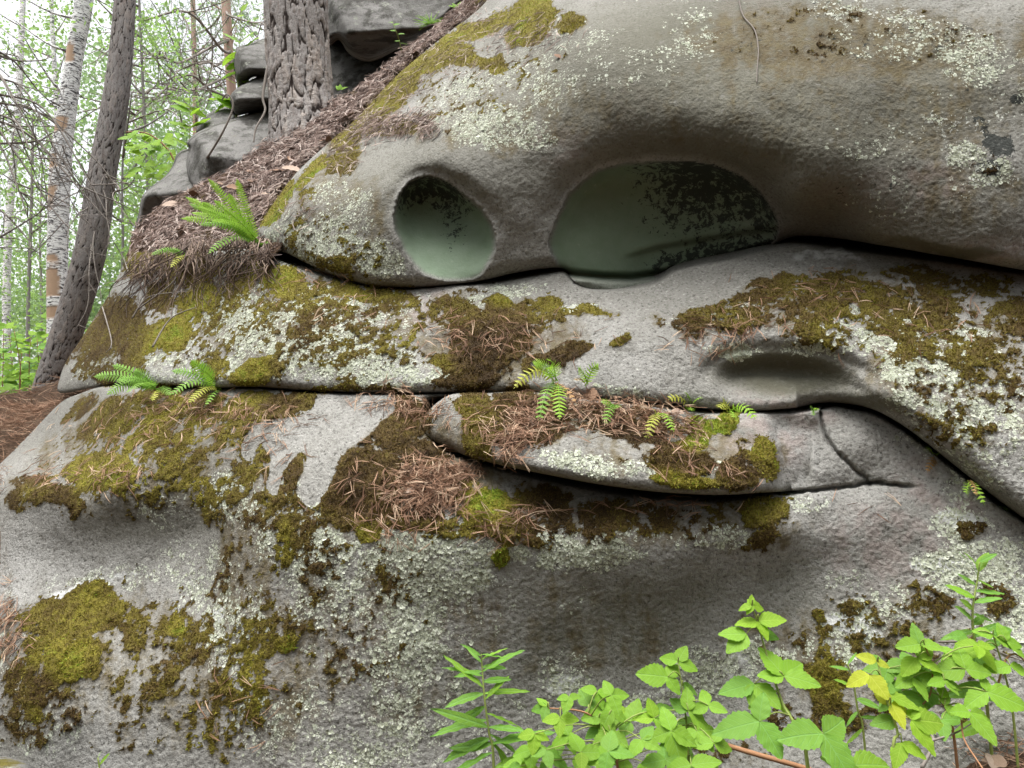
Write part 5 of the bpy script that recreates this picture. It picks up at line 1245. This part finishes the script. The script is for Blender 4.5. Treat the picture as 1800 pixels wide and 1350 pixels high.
def fern(label, u, v, fr, group=None, lift=.01, name='fern'):
    """fr: (tip u, tip v, nearer by, width, pairs, material, arch)"""
    y = front(u, v) - lift; b = px(u, v, y); o = empty(name, tuple(b)); tag(o, label, 'fern', group)
    for k, (tu, tv, dn, w, n, m, ar) in enumerate(fr):
        base = b + np.array([PR.gauss(0, .004), 0, PR.gauss(0, .003)])
        frond(o, base, px(tu, tv, y - dn), w, n, m, ar, (PR.uniform(-.25, .25), -.8, PR.uniform(.3, .7)), int(u * 7 + k))
    return o
G, Bf, Yf, Df = M_FERN, M_FERNB, M_FERNY, M_FERND
fern('large lush bright green fern at the end of the crack under the upper rock', 458, 432, [(326,346,.10,.026,30,Bf,.05),(318,384,.14,.026,28,Bf,.10),(366,314,.05,.022,28,Bf,.03),(416,314,.03,.022,28,Bf,.02),(345,364,.16,.026,28,Bf,.08),(336,374,.12,.026,28,Bf,.12),(376,352,.10,.026,28,Bf,.06),(402,340,.08,.024,26,Bf,.03),(332,358,.05,.024,28,G,.06),(392,366,.15,.024,24,Bf,.05),(366,446,.16,.024,18,G,.20),(474,428,.06,.014,8,G,.1),(372,388,.15,.024,22,Bf,.14),(355,355,.09,.026,28,Bf,.05),(350,395,.13,.024,22,G,.14)])
fern('fern with drooping fronds lying over the ledge crack', 278, 686, [(165,662,.05,.028,20,G,.12),(188,694,.08,.028,18,G,.22),(198,642,.02,.022,14,G,.10),(236,652,.04,.026,16,G,.15),(222,690,.12,.026,16,G,.2),(205,668,.08,.028,18,G,.15),(300,694,.06,.02,10,G,.1),(268,704,.08,.018,10,Yf,.1)], lift=.03)
fern('small fern fanning above the ledge crack with one dry stalk', 386, 684, [(336,634,.05,.026,16,Bf,.06),(352,640,.03,.026,16,G,.08),(302,652,.06,.024,16,G,.12),(300,694,.10,.024,14,G,.2),(332,708,.10,.022,14,Yf,.15),(360,652,.06,.024,14,Bf,.08),(384,668,.02,.012,6,Df,.05),(362,712,.08,.016,9,G,.1)], lift=.03)
fern('fern with broad short fronds at the top of the tongue slab', 978, 672, [(938,640,.04,.026,15,Bf,.2),(968,634,.05,.026,15,Bf,.15),(958,660,.07,.022,12,Bf,.15),(904,682,.08,.022,12,Yf,.25),(984,736,.12,.026,14,Bf,.12),(946,746,.11,.024,14,G,.2),(962,738,.09,.016,12,Df,.1),(1012,708,.08,.012,8,Df,.1)], lift=.03)
fern('pair of small upright fern fronds above the needle-covered tongue', 1030, 676, [(1016,646,.04,.020,9,Bf,.12),(1052,640,.04,.020,10,Bf,.15),(1010,668,.05,.014,7,Df,.1)], lift=.03)
fern('tiny fern in the needle litter on the tongue slab', 1078, 716, [(1058,708,.03,.016,8,Bf,.2),(1088,716,.03,.014,7,G,.1),(1064,746,.05,.018,9,G,.15)], lift=.04)
fern('yellow-green fern with two fronds hanging over the tongue slab', 1158, 726, [(1134,778,.06,.018,11,Yf,.12),(1184,758,.06,.018,10,Bf,.2),(1150,722,.03,.012,6,Yf,.1)], lift=.05)
fern('little fern with lobed lime fronds in the crack beside the bright moss', 1212, 716, [(1176,702,.06,.018,7,Yf,.15),(1228,702,.05,.02,7,Bf,.15),(1206,692,.04,.016,7,Bf,.1),(1216,722,.05,.014,6,Bf,.1)], lift=.05)
fern('pale fern in the crack under the olive hollow', 1284, 724, [(1270,700,.03,.018,8,Yf,.15),(1262,716,.05,.018,7,Yf,.15),(1290,734,.05,.014,7,Bf,.1),(1328,736,.06,.02,8,Bf,.25)], lift=.05)
fern('tiny green fern sprouting where the two cracks meet', 1432, 722, [(1424,714,.02,.008,5,G,.1),(1437,718,.02,.009,5,Bf,.1),(1430,730,.02,.008,5,G,.1)], lift=.03)
fern('half-dried fern with a brown hanging frond in the curved crack', 1648, 800, [(1630,790,.03,.016,6,Bf,.2),(1660,790,.03,.016,6,Bf,.2),(1630,830,.05,.014,9,Df,.15),(1640,820,.04,.012,8,Df,.1)], lift=.04)
fern('browning fern with two small green tips lower in the curved crack', 1704, 850, [(1698,868,.03,.014,7,Bf,.1),(1730,886,.04,.014,8,Bf,.15),(1716,870,.04,.012,7,Df,.1)], lift=.04)
fern('single yellow-green fern frond hanging at the low end of the curved crack', 1768, 892, [(1750,926,.05,.020,10,Bf,.08),(1772,896,.02,.016,6,Bf,.1)], lift=.05)
fern('faded fern tangled in the hanging root mat', 330, 452, [(266,448,.06,.02,14,G,.2),(300,470,.08,.018,12,Yf,.15),(285,440,.04,.016,12,G,.15)], lift=.03)
# ------------------------------------------------------------------ fallen needles, roots, moss and lichen tufts
def needle_mat(name, stops):
    k = NT(name); A = k.attr('tint'); return k.finish(k.ramp(A.outputs['Fac'], stops), .75, None, .2)
M_NEEDLE = needle_mat('dry_pine_needles', [(0, (.08, .05, .034)), (.4, (.22, .125, .08)), (.75, (.36, .22, .145)), (1, (.50, .37, .26))])
M_NEEDLEG = needle_mat('grey_pine_needles', [(0, (.05, .037, .032)), (.4, (.19, .135, .115)), (.75, (.34, .255, .22)), (1, (.56, .47, .42))])
M_ROOT = needle_mat('thin_roots', [(0, (.05, .035, .028)), (.5, (.13, .09, .07)), (1, (.30, .225, .17))])

def strands(P0, D, L, bend, rad, tint, sides=3):
    """many bent thin strands in one go: P0 start, D unit direction, L length, bend offset vector at the middle"""
    n = len(P0); t = np.array([0, .5, 1.0])
    C = P0[:, None] + D[:, None] * (L[:, None] * t)[..., None] + bend[:, None] * (4 * t * (1 - t))[None, :, None]
    a = np.cross(D, np.array([.3, .5, .81])); a /= np.linalg.norm(a, axis=1)[:, None] + 1e-9; b = np.cross(D, a)
    th = np.arange(sides) * 2 * math.pi / sides
    ring = a[:, None] * np.cos(th)[None, :, None] + b[:, None] * np.sin(th)[None, :, None]
    rr = np.asarray(rad)[:, None] * np.array([.8, 1, .45])
    V = C[:, :, None] + ring[:, None] * rr[:, :, None, None]
    i = np.arange(2)[:, None]; j = np.arange(sides)[None, :]
    F = np.stack(np.broadcast_arrays(i * sides + j, i * sides + (j + 1) % sides, (i + 1) * sides + (j + 1) % sides, (i + 1) * sides + j), -1).reshape(-1, 4)
    F = (F[None] + (np.arange(n) * 3 * sides)[:, None, None]).reshape(-1, 4)
    return V.reshape(-1, 3), F, np.repeat(tint, 3 * sides)

nr = np.random.default_rng(99)
def surf(key, cond_w, n):
    """n random surface points of a layer with weights"""
    L = LAYERS[key]; p = cond_w / cond_w.sum(); i = nr.choice(len(p), n, p=p)
    return L['P'][i], L['N'][i], L['hue'][i], i

def needles_on(keys, spots, lift=.004, tilt=.28, length=(.028, .055), rad=.0007):
    """spots: (u, v, ru, rv, number, heap height)"""
    Vs = []
    for u, v, ru, rv, n, hp in spots:
        best = [k for k in keys]
        for k in best:
            L = LAYERS[k]; d = ((L['U'] - u) / ru) ** 2 + ((L['V'] - v) / rv) ** 2
            # only where this layer is what one sees
            w = np.exp(-d * 1.6) * (d < 2.2) * (L['s'] > 1) * VIS[k]
            if w.sum() < 3: continue
            m = max(1, int(n * min(1, w.sum() / max(1e-6, sum((np.exp(-(((LAYERS[q]['U'] - u) / ru) ** 2 + ((LAYERS[q]['V'] - v) / rv) ** 2) * 1.6) * (((LAYERS[q]['U'] - u) / ru) ** 2 + ((LAYERS[q]['V'] - v) / rv) ** 2 < 2.2) * (LAYERS[q]['s'] > 1) * VIS[q]).sum() for q in best)))))
            P, N, _, i = surf(k, w, m)
            dd = (((L['U'][i] - u) / ru) ** 2 + ((L['V'][i] - v) / rv) ** 2)
            D = nr.normal(size=(m, 3)); D[:, 2] -= .35; D -= N * (D * N).sum(1)[:, None]; D /= np.linalg.norm(D, axis=1)[:, None]
            D = D + N * (nr.uniform(-.15, 1, m) * tilt)[:, None]; D /= np.linalg.norm(D, axis=1)[:, None]
            Ln = nr.uniform(*length, m)
            P = P + N * (lift + hp * nr.uniform(0, 1, m) * np.exp(-dd))[:, None] - D * (Ln * .5)[:, None]
            bend = (N * nr.uniform(-.02, .10, m)[:, None] + nr.normal(size=(m, 3)) * .04) * Ln[:, None]
            tint = np.clip(nr.normal(.58, .34, m), 0, 1)
            # needles come in pairs
            D2 = D + nr.normal(size=(m, 3)) * .12; D2 /= np.linalg.norm(D2, axis=1)[:, None]
            Vs.append(strands(P, D, Ln, bend, np.full(m, rad), tint)); Vs.append(strands(P, D2, Ln * .97, bend, np.full(m, rad), tint))
    o = 0; V = []; F = []; T = []
    for a, b, c in Vs: V.append(a); F.append(b + o); T.append(c); o += len(a)
    return np.concatenate(V), np.concatenate(F), np.concatenate(T)

# which layer is in front at each layer vertex
_au = np.arange(-30, 1831, 3.0); _av = np.arange(-30, 1381, 3.0)
_mn = np.full((len(_av), len(_au)), 99.0)
for k, L in LAYERS.items():
    us, vs, Dg = L['Dg']
    ju = np.searchsorted(us, _au); iv = np.searchsorted(vs, _av)
    ok = (ju[None, :] < len(us)) & (iv[:, None] < len(vs)) & (_au[None, :] >= us[0]) & (_av[:, None] >= vs[0])
    d = Dg[np.clip(iv, 0, len(vs) - 1)][:, np.clip(ju, 0, len(us) - 1)]
    _mn = np.where(ok, np.minimum(_mn, d), _mn)
VIS = {}
for k, L in LAYERS.items():
    j = np.clip(((L['U'] + 30) / 3).astype(int), 0, len(_au) - 1); i = np.clip(((L['V'] + 30) / 3).astype(int), 0, len(_av) - 1)
    VIS[k] = ((L['D'] < _mn[i, j] + .03) & (L['U'] > -30) & (L['U'] < 1830) & (L['V'] > -30) & (L['V'] < 1380)).astype(float)

def needle_obj(name, label, keys, spots, mat=M_NEEDLE, **k):
    V, F, T = needles_on(keys, spots, **k)
    o = mesh_np(name, V, F, mat, smooth=False, attrs={'tint': T}); return tag(o, label, 'pine needles', kind='stuff')
needle_obj('needle_heap', 'heap of reddish fallen pine needles on the moss below the tongue slab', 'C', [(755,848,62,42,460,.030),(745,880,60,30,200,.012),(800,830,40,20,90,.01)], tilt=.5)
needle_obj('needle_mat', 'thick mat of red-brown needles along the top of the tongue slab', 'DB', [(1080,730,130,34,360,.022),(1010,715,70,30,120,.018),(1160,745,80,32,120,.014),(930,745,36,30,120,.01),(905,780,34,34,150,.012),(1200,775,40,30,60,.006),(860,745,40,40,60,.005),(940,720,40,30,100,.01)], tilt=.45)
needle_obj('scattered_needles', 'loose pine needles scattered over the mossy rock ledges', 'BCDA', [(1290,580,90,40,80,.008),(1225,600,50,30,30,.006),(800,590,60,50,80,.006),(880,595,60,40,60,.006),(1440,520,120,40,50,.004),(700,705,60,26,110,.008),(750,725,50,26,80,.006),(230,745,120,50,110,.006),(430,735,120,34,110,.006),
            (470,780,60,50,40,.004),(20,1105,30,60,120,.006),(330,715,80,26,110,.008),(640,860,80,60,50,.004),(900,905,80,20,40,.004),(1150,890,120,14,30,.004),(1600,560,160,60,40,.004),(600,540,120,40,40,.004),(540,490,100,16,30,.003),(420,1230,80,60,20,.003),(190,840,80,26,80,.006),(90,830,60,30,50,.005),
            (990,600,120,40,30,.004),(1250,830,100,26,24,.003),(700,930,60,30,40,.006),(880,930,60,26,40,.006),(1560,880,100,26,6,.002)])
needle_obj('needle_fringe', 'pale needles and roots hanging over the shoulder of the upper rock', 'AL', [(690,222,60,22,420,.02),(640,235,50,26,160,.015),(750,220,24,20,120,.015),(790,105,60,40,110,.008),(890,70,80,40,120,.008),(700,160,60,40,130,.008),(850,50,60,30,80,.006),(520,370,40,60,60,.006),(600,270,40,30,120,.01),(960,60,60,30,60,.006)], mat=M_NEEDLEG, tilt=.35)
needle_obj('slope_litter', 'grey-brown litter of fallen needles on the slope under the thick pine', 'L', [(480,320,110,90,1500,.02),(600,220,110,70,1300,.02),(720,110,100,70,1000,.02),(360,380,110,60,1200,.02),(280,420,60,50,400,.015),(800,50,70,50,400,.02),(540,270,100,70,600,.03)], mat=M_NEEDLEG, tilt=.5, rad=.0013, length=(.035, .075))

# fallen needles on the open ground
def ground_needles(name, label, boxes, mat):
    Vs = []; F = []; T = []; o = 0
    for x0, x1, y0, y1, n in boxes:
        x = nr.uniform(x0, x1, n); y = nr.uniform(y0, y1, n); z = terrain_n(x, y) + nr.uniform(-.005, .018, n)
        D = nr.normal(size=(n, 3)); D[:, 2] *= .3; D /= np.linalg.norm(D, axis=1)[:, None]; Ln = nr.uniform(.04, .07, n)
        V, f, t = strands(np.stack([x, y, z + .006], -1), D, Ln, nr.normal(size=(n, 3)) * .004, np.full(n, .0012 if y0 > 2 else .0008), np.clip(nr.normal(.55, .25, n), 0, 1))
        Vs.append(V); F.append(f + o); T.append(t); o += len(V)
    ob = mesh_np(name, np.concatenate(Vs), np.concatenate(F), mat, smooth=False, attrs={'tint': np.concatenate(T)}); tag(ob, label, 'pine needles', kind='stuff')
ground_needles('ground_litter', 'reddish pine needle litter on the ground beside the lower rock', [(-2.6,-1.5,2.0,3.6,9000),(-3.4,-2.0,3.5,5.2,3000),(.7,1.4,1.1,1.6,2200)], M_NEEDLE)

# tangle of roots and dead stems hanging below the large fern
V0 = []; 
parts = []; tint = []
for k in range(330):
    u = nr.uniform(236, 474); top = np.interp(u, [236, 300, 380, 440, 474], [470, 452, 436, 438, 446]) + nr.uniform(-26, 22)
    ln = nr.uniform(30, 110) * np.interp(u, [236, 330, 430, 474], [.9, 1, .9, .7]); du = nr.normal(-14, 34)
    y = front(u, min(top + 26, 690), 'BL') - .012
    if y > 50: continue
    y2 = min(front(u + du, min(top + ln, 690), 'B'), y + .1) - .01 if front(u + du, min(top + ln, 690), 'B') < 50 else y
    pts = [px(u, top, y + .01), px(u + du * .2 + nr.normal(0, 6), top + ln * .3, y - nr.uniform(.01, .05)), px(u + du * .7 + nr.normal(0, 9), top + ln * .7, y - nr.uniform(.0, .045)), px(u + du, top + ln, y2)]
    P = smooth_path(pts, 4); V, F = tube(P, np.linspace(nr.uniform(.0012, .0030), .0007, len(P)), 4, False)
    parts.append((V, F)); tint.append(np.full(len(V), np.clip(nr.normal(.4, .28), 0, 1)))
V, F = merge(parts)
o = mesh_np('root_mat', V, F, M_ROOT, attrs={'tint': np.concatenate(tint)}); tag(o, 'tangled brown roots and dead stems hanging under the large fern', 'roots', kind='stuff')

# moss: short upright shoots over the cushions
def moss_mat():
    k = NT('moss_shoots'); A = k.attr('tint')
    col = k.ramp(A.outputs['Fac'], [(.0, (.060, .036, .016)), (.25, (.115, .075, .022)), (.48, (.175, .145, .026)), (.72, (.28, .245, .032)), (1.0, (.20, .30, .020))])
    return k.leafy(col, .3, .8)
Vs = []; T = []
for k, n in (('A', 16000), ('B', 36000), ('C', 42000), ('D', 12000)):
    L = LAYERS[k]; w = (L['moss'] ** 2) * VIS[k] * (L['s'] > 0)
    P, N, H, i = surf(k, w, n)
    P = P + nr.normal(size=P.shape) * .0012
    D = N * .8 + nr.normal(size=P.shape) * .55 + np.array([0, -.1, .25]); D /= np.linalg.norm(D, axis=1)[:, None]
    S = np.cross(D, nr.normal(size=P.shape)); S /= np.linalg.norm(S, axis=1)[:, None]
    ln = nr.uniform(.003, .008, n)[:, None]; wd = nr.uniform(.0009, .0018, n)[:, None]
    Vs.append(np.stack([P - S * wd - D * .002, P + S * wd - D * .002, P + D * ln], 1).reshape(-1, 3)); T.append(np.repeat(np.clip(H + nr.normal(0, .16, n), 0, 1), 3))
V = np.concatenate(Vs)
o = mesh_np('moss', V, np.arange(len(V)).reshape(-1, 3), moss_mat(), smooth=False, attrs={'tint': np.concatenate(T)}); tag(o, 'olive and brown moss growing in cushions on the rocks', 'moss', kind='stuff')

# leafy lichen: small cupped lobes
def lichen_mat():
    k = NT('leafy_lichen'); A = k.attr('tint')
    return k.finish(k.ramp(A.outputs['Fac'], [(0, (.10, .10, .07)), (.3, (.28, .295, .215)), (.7, (.43, .46, .365)), (1, (.62, .635, .545))]), .9, None, .1)
Vs = []; T = []; Fs = []; o_ = 0
for k, n in (('A', 7000), ('B', 12000), ('C', 17000), ('D', 700)):
    L = LAYERS[k]; w = np.clip(L['lich'] - .3, 0, 1) ** 1.6 * VIS[k] * (L['s'] > 2) * (1 - .7 * L['moss'])
    P, N, H, i = surf(k, w, n)
    a = np.cross(N, np.array([.2, .3, .93])); a /= np.linalg.norm(a, axis=1)[:, None]; b = np.cross(N, a)
    R = nr.uniform(.0009, .0030, n) * np.where(nr.random(n) < .08, 1.8, 1) * (.7 + .5 * nr.random(n)); th = np.linspace(0, 2 * math.pi, 7, endpoint=False)
    rad = R[:, None] * nr.uniform(.65, 1.25, (n, 7)); lift = R[:, None] * nr.uniform(.02, .5, (n, 7))
    rim = P[:, None] + a[:, None] * (np.cos(th) * rad)[..., None] + b[:, None] * (np.sin(th) * rad)[..., None] + N[:, None] * lift[..., None]
    V = np.concatenate([(P + N * .0002)[:, None], rim], 1)
    f = np.array([[0, 1 + j, 1 + (j + 1) % 7] for j in range(7)])
    Fs.append((f[None] + (np.arange(n) * 8)[:, None, None]).reshape(-1, 3) + o_); o_ += n * 8
    Vs.append(V.reshape(-1, 3)); base = np.clip(nr.normal(.68, .25, n), .1, 1)
    T.append(np.stack([base - .35] + [base] * 7, 1).ravel())
o = mesh_np('lichen', np.concatenate(Vs), np.concatenate(Fs), lichen_mat(), smooth=False, attrs={'tint': np.clip(np.concatenate(T), 0, 1)}); tag(o, 'pale grey-green leafy lichen crusting the rock faces', 'lichen', kind='stuff')

# ------------------------------------------------------------------ dry leaves, twigs and stems
k = NT('dry_leaf'); oi = k.n.new('ShaderNodeObjectInfo')
M_DRY = k.finish(k.mix(k.noise(40, 3, .6, k.coord()), k.ramp(oi.outputs['Random'], [(0, (.18, .10, .06)), (.5, (.32, .20, .13)), (1, (.56, .45, .37))]), (.12, .07, .045)), .8)
LM.append(M_DRY)
def dry_leaf(p, label, group, size, n=None):
    o = bpy.data.objects.new('dry_leaf', blade_mesh(PR.choice(['broad', 'ovate']), PR.randrange(5), 4)); COL.objects.link(o)
    n = n if n is not None else (PR.gauss(0, .4), PR.gauss(-.3, .3), 1)
    d, s, nn = basis((PR.gauss(0, 1), PR.gauss(0, 1), PR.gauss(0, .2)), n)
    M = Matrix(((d[0], s[0], nn[0], 0), (d[1], s[1], nn[1], 0), (d[2], s[2], nn[2], 0), (0, 0, 0, 1))) @ Matrix.Diagonal((size, size, size, 1)); M.translation = Vector(p)
    o.matrix_world = M; tag(o, label, 'leaf', group)
for j in range(70):
    x, y = PR.uniform(.72, 1.25), PR.uniform(1.08, 1.5)
    dry_leaf((x, y, terz(x, y) + PR.uniform(.004, .03)), 'curled dry brown leaf lying on the ground by the raspberry bush', 'dry leaves on the ground by the raspberry bush', PR.uniform(.028, .06))
for j in range(90):
    u = PR.uniform(300, 780); v = np.interp(u, [300, 450, 600, 780], [380, 320, 230, 80]) + PR.uniform(-30, 40)
    y = front(u, v, 'L')
    if y < 50: dry_leaf(px(u, v, y - .015), 'dry pale leaf lying in the needle litter of the slope', 'dry leaves in the slope litter', PR.uniform(.035, .08))
for u, v, s, lb in ((728, 858, .022, 'pale curled dry leaf on the reddish needle heap'), (1050, 688, .05, 'large dry leaf resting at the top of the tongue slab'), (325, 456, .05, 'orange dry leaf caught in the root mat'), (1180, 722, .03, 'small brown leaf among needles on the tongue'), (975, 95, .03, 'dry leaf scrap stuck on the upper rock near the golden moss')):
    dry_leaf(px(u, v, front(u, v) - .02), lb, None, s, (PR.gauss(0, .3), -.7, .6))

def twig(label, pts, r0, r1, mat, name='twig', cat='twig'):
    P = smooth_path(pts, 6); V, F = tube(P, np.linspace(r0, r1, len(P)), 6); o = mesh_np(name, V, F, mat, origin=P[0]); return tag(o, label, cat)
twig('thick reddish dry stem lying across below the tall raspberry', [px(1250, 1302, 1.45), px(1330, 1326, 1.38), px(1420, 1352, 1.3), px(1520, 1390, 1.2)], .0045, .004, M_STEMR, 'dead_cane')
twig('forked grey twig leaning out of the dry leaves', [px(1620, 1350, 1.32), px(1640, 1310, 1.34), px(1636, 1285, 1.36)], .003, .002, M_TWIG)
twig('thin grey twig running from the forked twig to the rock', [px(1638, 1302, 1.34), px(1680, 1288, 1.38), px(1710, 1270, 1.42)], .002, .001, M_TWIG)
twig('dark bent twig behind the willowherb by the pale lichen', [px(1650, 1128, 1.56), px(1720, 1130, 1.53), px(1765, 1150, 1.5), px(1810, 1165, 1.48)], .0025, .0015, M_TWIG)
twig('reddish dry raspberry cane arching beside the leaf litter', [px(1755, 1200, 1.44), px(1768, 1160, 1.45), px(1785, 1150, 1.45), px(1810, 1170, 1.45)], .002, .0014, M_STEMR, 'dead_cane')
twig('brown cane crossing among the raspberry leaves', [px(1640, 1180, 1.42), px(1635, 1220, 1.42), px(1620, 1240, 1.42)], .0018, .0012, M_STEMR, 'dead_cane')
twig('thin brown stalk from the bush into the litter', [px(1690, 1265, 1.36), px(1695, 1300, 1.35), px(1720, 1340, 1.3), px(1740, 1370, 1.26)], .0016, .0012, M_STEMR, 'dead_cane')
twig('pale bent dry stem looping over the long boulder', [px(364, 278, 3.36), px(390, 235, 3.3), px(408, 195, 3.3), px(408, 175, 3.3), px(398, 166, 3.3), px(390, 176, 3.32)], .005, .003, M_TWIG, 'dead_cane')
twig('thin vine stem trailing down the face of the upper rock', [px(1296, -20, front(1296, 2) - .0), px(1305, 25, front(1305, 25) - .006), px(1326, 52, front(1326, 52) - .006), px(1333, 85, front(1333, 85) - .006), px(1331, 120, front(1331, 120) - .006), px(1330, 145, front(1330, 145) - .004)], .0022, .0012, M_TWIG, 'vine')
twig('long dark root running down beside the thick pine trunk', [px(470, 120, 3.4), px(462, 170, 3.36), px(466, 195, 3.34), px(450, 225, 3.3), px(446, 250, 3.28)], .007, .003, M_TWIG, 'root', 'root')
for j, (a, b, c, lb) in enumerate([((232,560),(262,522),(330,512),'pale bare twig curving out over the root mat edge'),((180,540),(196,600),(186,620),'white bare twig dropping beside the leaning pine'),((225,478),(216,452),(190,410),'thin pale twig reaching from the mossy corner to the leaning pine'),((240,545),(300,500),(310,480),'short grey twig over the torn moss step'),((268,610),(300,560),(345,540),'grey twig lying over the green moss tongue')]):
    f = lambda q: px(q[0], q[1], (front(*q) if front(*q) < 50 else 3.0) - .05)
    twig(lb, [f(a), f(b), f(c)], .0028, .0012, M_TWIG)

# small plants on the slope
def tufted(label, u, v, n, L, m, seed, keys='AL', kind='narrow', wide=.6, name='grass_tuft', cat='plant'):
    q = random.Random(seed); y = front(u, v, keys) - .01; b = px(u, v, y); o = empty(name, tuple(b)); tag(o, label, cat)
    for j in range(n): put_leaf('leaf', o, o.location, b, q.uniform(20, 160), L * q.uniform(.6, 1.1), m, kind, (q.uniform(-.5, .5), -.8, q.uniform(.1, .7)), wide)
tufted('young pine seedling with a tuft of green needles on the slope crest', 757, 42, 46, .085, 0, 51, wide=.25, name='pine_seedling')
tufted('small leafy seedling near the crest of the slope', 803, 14, 6, .05, 0, 53, kind='ovate', name='seedling')
tufted('tiny green sprig at the base of the thick pine', 598, 158, 5, .035, 0, 55, 'L', 'ovate', 1, 'seedling')
sd_ = Plant('seedling', 'thin seedling with sparse leaves standing on the slope below the huge boulder', px(706, 88, front(706, 88, 'AL') - .01))
sd_.stem([px(706, 90, front(706, 88, 'AL')), px(700, 65, 3.25), px(690, 40, 3.24)], .002, .001)
for u, v, a in ((690,40,120),(692,44,20),(696,54,170),(700,60,10),(703,72,150),(704,76,30)):
    put_leaf('leaf', sd_.root, sd_.root.location, px(u, v, 3.24), a, .03, 1, 'ovate')
